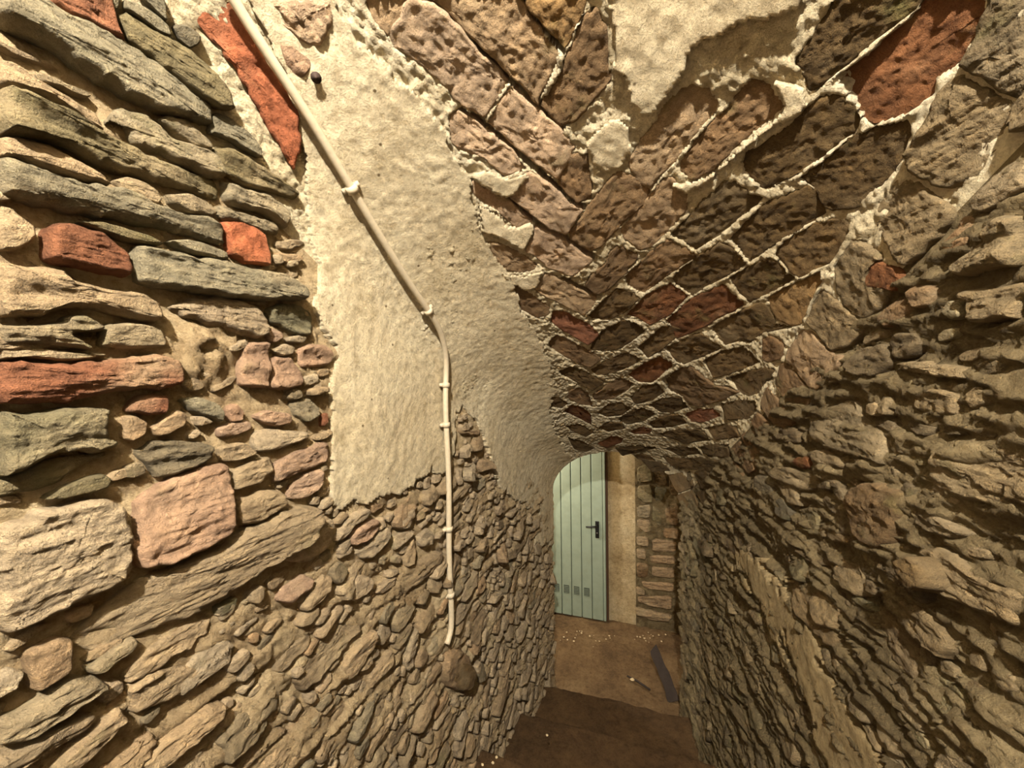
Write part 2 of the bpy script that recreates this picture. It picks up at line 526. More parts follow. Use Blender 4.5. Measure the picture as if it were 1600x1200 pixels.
    ('C', 'tan', 3.4, [(300, 650), (360, 580), (430, 510), (560, 410), (700, 350), (850, 290), (960, 240), (1000, 190), (1090, 150), (1200, 90), (1310, 80), (1310, 160), (1280, 230), (1180, 290), (1090, 350), (960, 430), (800, 540), (650, 600), (500, 660), (410, 700), (330, 680)]),
    ('C', 'bt', 3.2, [(90, 700), (150, 670), (230, 630), (285, 640), (290, 700), (270, 780), (200, 820), (120, 865), (100, 790)]),
    ('C', 'gt', 3.4, [(-40, 990), (80, 940), (180, 870), (270, 810), (400, 800), (430, 830), (350, 890), (200, 990), (80, 1060), (-40, 1090)]),
    ('C', 'tan', 2.2, [(540, 850), (640, 780), (800, 760), (860, 780), (780, 860), (700, 910), (540, 960)]),
    ('C', 'tan', 3.2, [(190, 1200), (270, 1110), (400, 1000), (480, 930), (525, 970), (450, 1060), (350, 1150), (300, 1210)]),
    ('C', 'tan', 2.6, [(-40, 1150), (100, 1080), (200, 1020), (330, 960), (390, 960), (350, 1030), (200, 1110), (60, 1200), (-40, 1260)]),
    ('C', 'tan', 3.0, [(570, 1180), (700, 1060), (860, 930), (930, 910), (920, 970), (820, 1060), (700, 1170), (640, 1210)]),
    ('C', 'pk2', 2.6, [(1190, 430), (1280, 370), (1320, 390), (1300, 440), (1220, 500), (1160, 480)]),
    ('C', 'tan', 2.6, [(1265, 510), (1330, 410), (1390, 370), (1390, 420), (1340, 490), (1280, 530)]),
    ('C', 'lt', 2.8, [(1200, 290), (1310, 200), (1400, 160), (1390, 240), (1300, 320), (1220, 320)]),
    ('L', 'lt', 2.6, [(470, 250), (530, 130), (650, 50), (690, 60), (650, 130), (560, 170), (530, 240), (480, 270)]),
    ('L', 'pk2', 2.6, [(560, 240), (620, 160), (730, 110), (740, 190), (660, 260), (580, 290)]),
    ('L', 'lt', 2.8, [(600, 330), (700, 250), (800, 150), (810, 230), (760, 300), (700, 360), (640, 370)]),
    ('L', 'lt', 2.8, [(865, 110), (960, 40), (970, 90), (900, 190), (865, 180)]),
    ('L', 'lt', 2.6, [(835, 230), (950, 170), (955, 210), (880, 290), (835, 320)]),
    ('L', 'lt', 3.0, [(985, 230), (1050, 170), (1080, 220), (1060, 280), (1000, 300)]),
    ('L', 'tan', 2.8, [(895, 370), (965, 220), (975, 310), (940, 400), (905, 420)]),
    ('L', 'lt', 2.6, [(820, 360), (860, 335), (885, 360), (870, 400), (830, 395)]),
    ('L', 'tan', 2.8, [(880, 480), (1000, 370), (1120, 310), (1125, 380), (1050, 480), (900, 590), (900, 540)]),
    ('L', 'lt', 2.6, [(710, 580), (760, 530), (850, 470), (840, 530), (760, 590)]),
    ('L', 'lt', 3.0, [(570, 640), (580, 500), (620, 460), (690, 480), (690, 540), (640, 600)]),
    ('L', 'tan', 2.8, [(250, 670), (330, 560), (400, 460), (440, 480), (430, 560), (350, 640), (280, 700)]),
    ('L', 'tan', 3.2, [(520, 1040), (560, 950), (640, 860), (715, 800), (725, 880), (660, 990), (580, 1110), (535, 1120)]),
    ('L', 'tan', 2.8, [(680, 1120), (760, 1000), (830, 930), (820, 1020), (740, 1120), (690, 1180)]),
    ('L', 'tan', 2.6, [(840, 880), (900, 780), (950, 760), (930, 850), (860, 950)]),
    ('L', 'lt', 2.6, [(910, 1000), (950, 840), (1000, 770), (980, 900), (960, 1030), (920, 1070)]),
    ('J', 'dk', 6.0, [(258, 790), (300, 764), (378, 770), (386, 850), (350, 945), (292, 962), (248, 915)]),
    ('J', 'bt', 4.6, [(180, 830), (210, 720), (280, 670), (360, 700), (395, 780), (380, 900), (300, 970), (220, 930)]),
]
VAULT = [
    ('V1', 'bt', 0.4, [(-120, -40), (150, -40), (140, 80), (30, 215), (-60, 130)]),
    ('V1', 'bp', 0.8, [(160, -30), (270, 10), (400, 105), (555, 275), (635, 355), (775, 500), (620, 730), (560, 690), (430, 600), (380, 520), (210, 380), (60, 290), (35, 210), (110, 100)]),
    ('V1', 'bp', 0.8, [(790, 540), (940, 668), (1095, 795), (1190, 910), (1140, 1020), (1080, 1110), (1000, 1050), (840, 925), (650, 760)]),
    ('V1', 'bp', 0.5, [(410, 720), (470, 695), (590, 775), (810, 945), (880, 1040), (860, 1060), (740, 1090), (620, 970), (500, 940), (420, 890)]),
    ('V1', 'bt', 0.8, [(300, 5), (420, -30), (850, -10), (895, 85), (990, 205), (1085, 310), (1070, 390), (990, 560), (955, 640), (860, 535), (655, 325), (550, 235), (410, 85)]),
    ('V1', 'ochre', 1.0, [(900, -20), (1270, -20), (1235, 90), (1125, 295), (1060, 205), (970, 105), (890, 35)]),
    ('V1', 'brown', 1.0, [(1250, 100), (1330, 50), (1390, 170), (1390, 380), (1420, 480), (1330, 600), (1200, 740), (1110, 775), (1020, 690), (975, 640), (1040, 570), (1115, 420)]),
    ('V4', 'brown', 0.6, [(740, -40), (870, -40), (900, 170), (890, 240), (800, 255), (690, 140)]),
    ('V2', 'bt', 0.2, [(560, 640), (640, 570), (740, 520), (840, 570), (895, 650), (870, 700), (730, 850), (620, 1000), (540, 1080), (470, 1165), (380, 1110), (330, 1020), (400, 880), (500, 760)]),
    ('V2', 'brown', 0.2, [(930, 700), (1000, 600), (1120, 480), (1230, 560), (1305, 660), (1240, 730), (1055, 850), (945, 970), (860, 1050), (740, 1120), (650, 1060), (665, 1000), (770, 850)]),
    ('V3', 'db', 0.2, [(-160, 1060), (-140, 960), (0, 870), (150, 770), (290, 630), (420, 580), (520, 645), (590, 745), (550, 820), (455, 885), (325, 985), (175, 1085), (60, 1145), (-20, 1170), (-120, 1090)]),
    ('V3', 'db', 0.5, [(170, 380), (390, 60), (440, -40), (990, -40), (920, 60), (750, 190), (550, 350), (420, 450), (300, 550), (245, 520), (245, 420)]),
    ('V3', 'rust', -0.6, [(450, 460), (560, 380), (760, 225), (905, 95), (1010, -40), (1370, -40), (1350, 80), (1310, 190), (1210, 380), (1060, 470), (1040, 580), (900, 690), (680, 765), (620, 735), (560, 640), (480, 540)]),
    ('V5', 'db', 0.3, [(1085, 150), (990, 115), (1130, 20), (1300, -120), (1480, -215), (1650, -245), (1710, -200), (1645, -20), (1575, 90), (1435, 205), (1365, 285), (1220, 305), (1165, 280)]),
    ('V5', 'db', 0.2, [(870, 235), (1060, 165), (1110, 195), (1155, 290), (1160, 330), (1075, 385), (935, 465), (855, 505), (755, 585), (690, 630), (645, 575), (570, 480), (650, 390), (805, 255)]),
    ('V5', 'db', 0.1, [(385, 265), (455, 205), (530, 125), (600, 135), (700, 215), (765, 240), (735, 280), (615, 365), (530, 440), (475, 475), (355, 560), (285, 505), (195, 460), (325, 335)]),
    ('V4', 'bt', 0.6, [(1360, 105), (1410, 115), (1495, 220), (1485, 310), (1395, 415), (1275, 535), (1200, 555), (1095, 480), (1085, 430), (1175, 320), (1285, 185)]),
    ('V5', 'brown', 0.3, [(175, 485), (255, 525), (345, 580), (350, 600), (225, 680), (135, 745), (30, 822), (0, 822), (-80, 780), (-95, 720), (-5, 642), (105, 540)]),
    ('V5', 'db', 0.3, [(385, 582), (500, 505), (555, 525), (645, 600), (670, 648), (560, 712), (520, 732), (440, 772), (330, 842), (225, 778), (200, 740), (275, 655)]),
    ('V5', 'db', 0.3, [(565, 732), (690, 655), (820, 605), (875, 645), (925, 702), (980, 740), (855, 806), (775, 845), (690, 882), (625, 828)]),
    ('V5', 'dk', 0.3, [(840, 590), (905, 505), (1080, 408), (1200, 378), (1295, 378), (1312, 440), (1252, 556), (1192, 645), (1085, 684), (1000, 732), (905, 640)]),
    ('V4', 'rust', 0.3, [(1115, 968), (1235, 842), (1388, 768), (1455, 812), (1500, 850), (1395, 955), (1268, 1022), (1185, 978)]),
    ('V5', 'rust', 0.4, [(185, 982), (322, 866), (440, 806), (528, 768), (585, 832), (668, 900), (598, 936), (488, 985), (378, 1045), (232, 1112), (195, 1030), (158, 1000)]),
    ('V5', 'ochre', 0.4, [(795, 864), (902, 796), (1000, 756), (1142, 688), (1152, 740), (1094, 848), (1054, 955), (1015, 1024), (950, 1034), (865, 988), (825, 920)]),
    ('V5', 'dk', 0.2, [(440, 1052), (524, 995), (680, 916), (774, 886), (825, 960), (855, 1022), (970, 1040), (860, 1064), (760, 1074), (700, 1134), (620, 1134), (540, 1152), (488, 1108)]),
    ('V5', 'rw', 1.0, [(1090, 900), (1140, 800), (1195, 835), (1295, 925), (1355, 985), (1395, 1040), (1335, 1105), (1280, 1162), (1200, 1182), (1125, 1060), (1065, 1000)]),
    ('V5', 'rw', 1.0, [(1228, 650), (1305, 545), (1352, 488), (1415, 506), (1555, 625), (1480, 650), (1440, 740), (1500, 800), (1585, 800), (1535, 878), (1465, 945), (1410, 994), (1315, 915), (1258, 820)]),
    ('V8', 'rust', 1.6, [(240, 730), (290, 640), (350, 640), (440, 690), (470, 750), (420, 810), (340, 785), (280, 790)]),
    ('V4', 'bp', 1.4, [(500, 62), (570, 94), (655, 165), (755, 255), (842, 302), (795, 370), (738, 452), (642, 412), (545, 342), (376, 215), (432, 172)]),
    ('V4', 'bp', 0.4, [(152, 124), (230, 164), (280, 204), (365, 235), (445, 315), (530, 372), (430, 418), (362, 370), (312, 310), (202, 250), (152, 210)]),
    ('V4', 'bp', 1.0, [(550, 405), (640, 448), (760, 526), (865, 588), (900, 604), (890, 640), (780, 712), (732, 704), (625, 655), (488, 558), (515, 502)]),
    ('V4', 'bt', 0.5, [(235, 505), (300, 505), (418, 564), (478, 594), (552, 650), (536, 686), (440, 694), (314, 666), (246, 562)]),
    ('V4', 'bt', 0.8, [(625, 696), (730, 756), (798, 796), (930, 862), (892, 926), (846, 962), (720, 894), (564, 826), (528, 798), (575, 734)]),
    ('V4', 'brown', 0.3, [(375, 786), (430, 776), (520, 836), (632, 914), (632, 956), (560, 984), (464, 936), (406, 860)]),
    ('V4', 'rb', 0.4, [(655, 936), (720, 936), (846, 1004), (896, 1034), (950, 1090), (880, 1142), (802, 1104), (704, 1054), (638, 1008)]),
    ('V4', 'bt', 0.6, [(195, 285), (298, 324), (365, 402), (346, 444), (224, 416)]),
    ('V4', 'brown', 1.0, [(1042, 86), (1080, 66), (1198, 114), (1264, 174), (1244, 250), (1146, 336), (1056, 424), (976, 514), (900, 562), (766, 498), (758, 444), (856, 324), (936, 206)]),
    ('V4', 'brown', 0.9, [(1014, 566), (1062, 528), (1192, 584), (1174, 630), (1076, 734), (986, 812), (932, 832), (860, 778), (888, 722), (984, 644)]),
    ('V4', 'dk', 0.4, [(868, 976), (954, 884), (1060, 798), (1118, 806), (1202, 852), (1106, 944), (1008, 994), (902, 1002)]),
    ('V4', 'db', 0.3, [(905, 1138), (962, 1066), (1090, 998), (1178, 1016), (1242, 1062), (1168, 1114), (1078, 1172), (962, 1192), (888, 1174)]),
    ('V6', 'brown', 0.3, [(185, 164), (250, 116), (350, 155), (478, 216), (600, 292), (556, 334), (500, 362), (362, 304), (195, 218)]),
    ('V6', 'dk', 0.3, [(508, 390), (622, 316), (780, 247), (920, 300), (868, 334), (760, 384), (620, 424), (562, 424)]),
    ('V6', 'dk', 0.3, [(265, 390), (360, 352), (480, 407), (620, 480), (530, 534), (400, 474), (284, 426)]),
    ('V6', 'dk', 0.3, [(885, 212), (1080, 36), (1200, 64), (1280, 46), (1176, 138), (1058, 236), (962, 284)]),
    ('V6', 'dk', 0.3, [(1096, 212), (1370, 86), (1550, 212), (1388, 284), (1260, 334), (1192, 325)]),
    ('V6', 'rust', -0.2, [(945, 314), (1060, 276), (1182, 350), (1078, 424), (1000, 484), (882, 475), (808, 420)]),
    ('V6', 'brown', 0.4, [(526, 580), (642, 506), (740, 446), (860, 492), (798, 556), (678, 614), (544, 614)]),
    ('V6', 'dk', 0.3, [(826, 600), (922, 506), (1038, 486), (1092, 560), (998, 624), (864, 653)]),
    ('V6', 'brown', 0.5, [(1076, 446), (1202, 377), (1308, 347), (1396, 424), (1476, 494), (1616, 524), (1690, 560), (1556, 614), (1398, 662), (1294, 654), (1236, 592), (1116, 550)]),
    ('V6', 'brown', 0.3, [(355, 534), (420, 516), (496, 574), (534, 674), (430, 654), (326, 600)]),
    ('V6', 'dk', 0.3, [(165, 594), (250, 596), (344, 650), (290, 684), (204, 674)]),
    ('V6', 'rust', -0.2, [(295, 710), (370, 656), (448, 676), (514, 734), (524, 824), (440, 774)]),
    ('V6', 'dk', 0.3, [(556, 720), (642, 656), (740, 636), (842, 682), (758, 736), (640, 754)]),
    ('V6', 'dk', 0.3, [(726, 770), (802, 716), (920, 677), (1030, 730), (938, 785), (800, 813)]),
    ('V6', 'dk', 0.3, [(966, 662), (1080, 607), (1218, 597), (1282, 678), (1148, 724), (1060, 714)]),
    ('V6', 'dk', 0.3, [(316, 822), (420, 806), (550, 870), (480, 904), (362, 864)]),
    ('V6', 'dk', 0.3, [(566, 840), (642, 796), (758, 786), (784, 838), (650, 874)]),
    ('V6', 'db', 0.3, [(966, 802), (1052, 756), (1216, 727), (1272, 806), (1138, 834), (1000, 844)]),
    ('V6', 'red', 0.2, [(1246, 732), (1342, 696), (1478, 687), (1542, 748), (1400, 793), (1304, 793)]),
    ('V6', 'rust', 0.3, [(806, 860), (930, 826), (994, 851), (976, 884), (852, 884)]),
    ('V6', 'db', 0.3, [(1016, 890), (1150, 856), (1376, 847), (1460, 944), (1250, 954), (1182, 925)]),
    ('V6', 'dk', 0.3, [(336, 912), (440, 935), (550, 1000), (480, 1024), (382, 1004)]),
    ('V6', 'rust', 0.3, [(566, 960), (682, 896), (772, 914), (754, 956), (642, 994)]),
    ('V6', 'db', 0.3, [(706, 1000), (802, 976), (1016, 985), (1050, 1000), (898, 1025), (764, 1053)]),
    ('V6', 'dk', 0.3, [(846, 1052), (920, 1036), (1032, 1090), (978, 1104), (884, 1085)]),
    ('V6', 'db', 0.3, [(1086, 1002), (1200, 986), (1346, 996), (1392, 1046), (1222, 1054)]),
    ('V6', 'dk', 0.3, [(1068, 1066), (1240, 1077), (1396, 1077), (1440, 1146), (1300, 1153), (1154, 1124)]),
    ('V6', 'db', 0.3, [(1368, 994), (1500, 977), (1596, 995), (1596, 1074), (1434, 1064)]),
    ('V6', 'dk', 0.3, [(1408, 842), (1560, 816), (1654, 835), (1690, 916), (1502, 934)]),
    ('V7', 'dk', 0.3, [(78, 330), (202, 266), (330, 237), (395, 292), (430, 340), (328, 384), (202, 424), (148, 434)]),
    ('V7', 'dk', 0.3, [(218, 442), (342, 406), (460, 377), (522, 394), (513, 438), (464, 466), (434, 534), (370, 552), (314, 534), (266, 480)]),
    ('V7', 'brown', 0.8, [(450, 190), (520, 180), (586, 240), (576, 310), (500, 336), (452, 318)]),
    ('V7', 'bt', 1.0, [(616, 270), (664, 194), (702, 136), (758, 146), (856, 264), (942, 322), (932, 368), (856, 434), (788, 512), (744, 486), (684, 398), (626, 320)]),
    ('V7', 'brown', 0.4, [(564, 346), (620, 357), (676, 424), (724, 502), (742, 570), (696, 634), (642, 652), (586, 558), (546, 462)]),
    ('V7', 'brown', 0.4, [(456, 544), (480, 498), (536, 562), (596, 642), (642, 690), (596, 754), (552, 782), (504, 708), (446, 620)]),
    ('V7', 'dk', 0.3, [(176, 604), (310, 577), (414, 587), (424, 640), (378, 693), (244, 702)]),
    ('V7', 'brown', 0.4, [(386, 712), (430, 660), (496, 742), (542, 810), (516, 882), (472, 892), (426, 800)]),
    ('V7', 'brown', 0.4, [(316, 802), (370, 750), (434, 842), (462, 918), (410, 990), (366, 900)]),
    ('V7', 'brown', 0.4, [(256, 882), (310, 840), (354, 912), (402, 1008), (352, 1040), (296, 958)]),
    ('V7', 'db', 0.3, [(136, 754), (202, 727), (294, 745), (304, 788), (228, 822), (156, 813)]),
    ('V7', 'db', 0.3, [(48, 872), (150, 857), (244, 857), (234, 907), (198, 942), (84, 914)]),
    ('V7', 'db', 0.3, [(-74, 944), (60, 937), (204, 966), (212, 1024), (120, 1033), (2, 1004)]),
    ('P', 'dk', 0.6, [(1040, 742), (1066, 738), (1082, 762), (1062, 770)]),
    ('P', 'dk', 0.6, [(1056, 774), (1084, 766), (1094, 792), (1072, 800)]),
    ('P', 'db', 0.6, [(1084, 738), (1108, 736), (1118, 758), (1096, 764)]),
    ('P', 'dk', 0.6, [(1088, 768), (1112, 764), (1124, 788), (1104, 796)]),
    ('P', 'db', 0.4, [(1000, 716), (1034, 722), (1050, 736), (1020, 736)]),
    ('P', 'db', 0.4, [(1040, 712), (1080, 716), (1086, 730), (1056, 732)]),
    ('V7', 'brown', 0.5, [(230, 980), (280, 965), (335, 1060), (326, 1112), (272, 1074)]),
]
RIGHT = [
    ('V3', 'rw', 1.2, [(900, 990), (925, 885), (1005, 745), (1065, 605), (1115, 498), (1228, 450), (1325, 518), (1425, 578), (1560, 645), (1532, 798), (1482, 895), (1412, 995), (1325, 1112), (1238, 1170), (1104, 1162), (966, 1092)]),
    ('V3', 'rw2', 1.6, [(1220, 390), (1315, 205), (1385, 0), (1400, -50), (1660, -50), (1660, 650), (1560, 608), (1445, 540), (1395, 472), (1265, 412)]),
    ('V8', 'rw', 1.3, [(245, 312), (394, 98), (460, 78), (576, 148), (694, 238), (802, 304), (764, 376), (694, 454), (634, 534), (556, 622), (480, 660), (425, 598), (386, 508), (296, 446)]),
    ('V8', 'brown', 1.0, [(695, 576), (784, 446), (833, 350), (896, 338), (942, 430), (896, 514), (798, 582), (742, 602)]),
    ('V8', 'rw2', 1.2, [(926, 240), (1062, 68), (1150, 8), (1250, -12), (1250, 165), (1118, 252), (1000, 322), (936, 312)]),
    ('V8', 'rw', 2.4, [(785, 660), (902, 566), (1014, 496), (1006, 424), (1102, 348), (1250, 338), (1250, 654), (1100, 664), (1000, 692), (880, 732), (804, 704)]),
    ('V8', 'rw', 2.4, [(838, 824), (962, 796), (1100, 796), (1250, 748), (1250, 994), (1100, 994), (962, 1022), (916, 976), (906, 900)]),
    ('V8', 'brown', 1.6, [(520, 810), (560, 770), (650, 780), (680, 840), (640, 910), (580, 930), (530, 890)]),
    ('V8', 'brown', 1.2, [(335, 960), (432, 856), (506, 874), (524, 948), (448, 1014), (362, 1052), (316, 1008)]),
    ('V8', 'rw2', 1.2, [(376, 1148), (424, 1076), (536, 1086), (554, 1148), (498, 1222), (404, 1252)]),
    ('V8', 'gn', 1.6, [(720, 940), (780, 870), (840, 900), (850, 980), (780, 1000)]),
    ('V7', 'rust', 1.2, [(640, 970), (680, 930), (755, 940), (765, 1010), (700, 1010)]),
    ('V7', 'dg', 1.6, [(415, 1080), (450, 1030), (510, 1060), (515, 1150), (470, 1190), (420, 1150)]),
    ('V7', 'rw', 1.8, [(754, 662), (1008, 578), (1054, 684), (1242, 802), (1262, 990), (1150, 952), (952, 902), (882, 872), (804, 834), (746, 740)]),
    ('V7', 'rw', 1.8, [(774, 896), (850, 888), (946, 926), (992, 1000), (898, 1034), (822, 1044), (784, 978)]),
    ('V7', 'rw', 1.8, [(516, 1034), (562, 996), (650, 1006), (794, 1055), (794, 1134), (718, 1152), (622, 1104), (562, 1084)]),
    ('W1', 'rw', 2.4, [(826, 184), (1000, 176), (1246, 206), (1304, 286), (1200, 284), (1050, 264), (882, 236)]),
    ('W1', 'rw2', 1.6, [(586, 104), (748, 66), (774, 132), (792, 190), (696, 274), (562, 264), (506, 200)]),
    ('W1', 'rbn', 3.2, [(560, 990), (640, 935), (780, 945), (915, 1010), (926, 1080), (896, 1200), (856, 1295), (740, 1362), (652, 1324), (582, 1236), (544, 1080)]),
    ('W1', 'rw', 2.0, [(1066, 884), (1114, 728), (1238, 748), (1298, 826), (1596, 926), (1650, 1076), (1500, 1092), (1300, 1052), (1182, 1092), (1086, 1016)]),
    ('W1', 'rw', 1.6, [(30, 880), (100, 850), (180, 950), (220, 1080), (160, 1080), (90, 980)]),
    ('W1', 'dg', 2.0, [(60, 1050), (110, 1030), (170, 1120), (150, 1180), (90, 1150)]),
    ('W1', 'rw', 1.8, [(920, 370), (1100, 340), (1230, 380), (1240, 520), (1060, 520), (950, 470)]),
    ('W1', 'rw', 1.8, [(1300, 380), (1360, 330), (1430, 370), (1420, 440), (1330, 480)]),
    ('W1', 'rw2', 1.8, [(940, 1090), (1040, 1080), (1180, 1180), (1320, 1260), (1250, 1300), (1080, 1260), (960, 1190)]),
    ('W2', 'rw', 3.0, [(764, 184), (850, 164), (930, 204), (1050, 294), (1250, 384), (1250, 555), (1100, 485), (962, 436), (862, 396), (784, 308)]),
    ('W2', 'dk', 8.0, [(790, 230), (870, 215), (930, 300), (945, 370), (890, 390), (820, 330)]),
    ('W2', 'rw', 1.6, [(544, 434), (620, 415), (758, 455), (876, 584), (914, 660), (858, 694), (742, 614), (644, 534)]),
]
BACK = [
    ('D', 'olive', 5, [(700, 120), (780, 85), (800, 200), (705, 215)]),
    ('D', 'dk', 4, [(805, 100), (880, 150), (890, 230), (812, 225)]),
    ('D', 'olive', 6, [(704, 232), (790, 222), (800, 330), (750, 335), (704, 300)]),
    ('D', 'gn', 4, [(808, 240), (893, 245), (860, 325), (812, 325)]),
    ('D', 'dk', 4, [(890, 140), (960, 190), (960, 300), (905, 285)]),
    ('D', 'gt', 5, [(700, 360), (790, 345), (782, 430), (702, 425)]),
    ('D', 'olive', 4, [(797, 350), (862, 400), (850, 490), (795, 440)]),
    ('D', 'tan', 5, [(702, 438), (786, 446), (790, 515), (750, 518), (703, 478)]),
    ('D', 'brown', 4, [(868, 345), (960, 335), (960, 478), (885, 475)]),
    ('D', 'brown', 6, [(866, 496), (960, 494), (955, 556), (866, 546)]),
    ('D', 'tan', 6, [(695, 540), (770, 550), (778, 606), (700, 597)]),
    ('D', 'bt', 5, [(794, 562), (950, 573), (940, 645), (794, 634)]),
    ('D', 'tan', 6, [(697, 622), (758, 632), (758, 686), (702, 677)]),
    ('D', 'bt', 5, [(774, 664), (930, 664), (938, 716), (792, 714)]),
    ('D', 'brown', 5, [(697, 704), (776, 724), (766, 804), (702, 796)]),
    ('D', 'bt', 5, [(794, 734), (938, 744), (933, 806), (794, 786)]),
    ('D', 'bt', 5, [(724, 824), (928, 834), (928, 886), (744, 866)]),
    ('D', 'tan', 6, [(696, 854), (748, 883), (752, 906), (696, 897)]),
    ('D', 'bt', 5, [(704, 918), (918, 914), (918, 995), (792, 976), (704, 946)]),
    ('D', 'tan', 7, [(692, 984), (800, 1004), (918, 1034), (898, 1062), (780, 1056), (692, 1026)]),
]
PLASTER_BIG = [(372, -40), (410, 40), (455, 140), (470, 250), (478, 340), (492, 430), (488, 490), (522, 545), (512, 600), (516, 690), (514, 780), (522, 800), (548, 782), (560, 787), (590, 777), (618, 772), (650, 752), (672, 732), (682, 738), (700, 742), (708, 705), (712, 650), (722, 632), (745, 668), (758, 700), (770, 745), (790, 770), (803, 783), (822, 786), (840, 800), (836, 850), (870, 850), (900, 720), (884, 700), (868, 672), (858, 640), (868, 605), (858, 560), (850, 535), (832, 510), (812, 470), (800, 430), (775, 400), (748, 345), (738, 300), (730, 270), (700, 222), (690, 195), (640, 135), (600, 95), (550, 50), (500, -40)]
PLASTER_TOP = [(947, -40), (960, 45), (962, 78), (953, 98), (977, 125), (985, 155), (1005, 175), (1025, 172), (1040, 150), (1075, 105), (1080, 70), (1095, 62), (1125, 60), (1162, 32), (1180, 27), (1225, 22), (1250, 8), (1262, -40)]
PLASTER_RIGHT = [(1150, 872), (1178, 862), (1200, 885), (1222, 912), (1243, 926), (1250, 960), (1273, 987), (1293, 1017), (1303, 1053), (1310, 1080), (1340, 1120), (1373, 1160), (1400, 1240), (1310, 1240), (1287, 1160), (1270, 1100), (1250, 1047), (1220, 993), (1200, 957), (1180, 920), (1160, 895)]
FLAKES = [  # thin leftovers of plaster across the vault joints
    [(1045, 282), (1075, 300), (1100, 285), (1150, 243), (1195, 208), (1240, 180), (1268, 160), (1262, 138), (1235, 128), (1195, 118), (1215, 140), (1228, 165), (1205, 190), (1160, 222), (1125, 258), (1085, 280)],
    [(728, 268), (765, 262), (800, 276), (818, 266), (826, 272), (806, 300), (782, 304), (748, 284)],
    [(745, 318), (775, 330), (795, 352), (835, 346), (832, 362), (815, 388), (780, 370), (752, 362)],
    [(778, 420), (812, 428), (850, 420), (842, 446), (815, 450), (795, 440)],
    [(915, 225), (935, 200), (965, 180), (980, 190), (985, 210), (990, 240), (970, 262), (945, 270), (925, 255)],
]
OPEN_JOINTS = [to_px('V1', p) for p in ([(270, 0), (400, 95), (560, 270), (790, 490), (950, 655), (1110, 790)], [(480, 700), (600, 750), (820, 935), (960, 1050), (1080, 1170)], [(870, 20), (1000, 150), (1120, 300)])] + \
    [to_px('V4', p) for p in ([(370, 225), (540, 365), (730, 480), (880, 585), (920, 600)], [(690, 160), (850, 290)], [(720, 740), (830, 800), (940, 850)])]
PX = {k: [to_px(t, p) for t, _, _, p in lst] for k, lst in (('L', LEFT), ('V', VAULT), ('R', RIGHT))}
ALL_TRACED = PX['L'] + PX['V'] + PX['R']
PLASTERS = [PLASTER_BIG, PLASTER_TOP, PLASTER_RIGHT] + FLAKES

# ------------------------------------------------------------------ masonry shell (mortar core behind the stones)
def frame_mask(P, margin):
    x, y, z = project(P)
    return (z > 0.02) & (x > -margin) & (x < 1600 + margin) & (y > -margin) & (y < 1200 + margin)


def vault_relief(P):
    x, y, z = project(P)
    inside = np.zeros(len(P), bool)
    ok = z > 0.05
    for poly in PX['V']:
        inside |= in_poly(x, y, poly) & ok
    ridge = fbm(P, 9, 2, 5) * 0.5 + fbm(P, 55, 3, 9) * 0.45
    h = np.where(inside, -0.016, 0.0065 + 0.010 * ridge)
    for j in OPEN_JOINTS:
        d = seg_dist(x, y, j)
        h = np.where(ok & (d < 4.5), -0.03, h)
    return h + 0.004 * fbm(P, 110, 2, 3)


def wall_relief(P, side):
    bed = np.array([1.0, 0.45, 1.7])
    if side == 'L':
        near = np.clip((P[:, 2] - 1.9) / 0.5, 0, 1)
        amp = 0.022 * (1 - near) + 0.008 * near
        h = amp * (fbm(P, 13 * bed, 4, 21, 0.55)) + 0.006 * fbm(P, 60, 3, 22)
        h = h + 0.007 * (1 - near)
        x, y, z = project(P)                                     # crumbly render round the mid-wall pocket
        d = np.hypot((x - 300) / 70, (y - 545) / 60)
        h = h + np.where(z > 0.05, np.clip(1.15 - d, 0, 1) * 0.028, 0) * (1 + 0.9 * fbm(P, 38, 3, 8))
        return h
    r = 1 - np.abs(fbm(P, 7 * bed, 4, 41, 0.55))
    return 0.004 + 0.030 * (r - 0.6) + 0.020 * fbm(P, 22 * bed, 4, 44, 0.6) + 0.003 * fbm(P, 90, 2, 47)


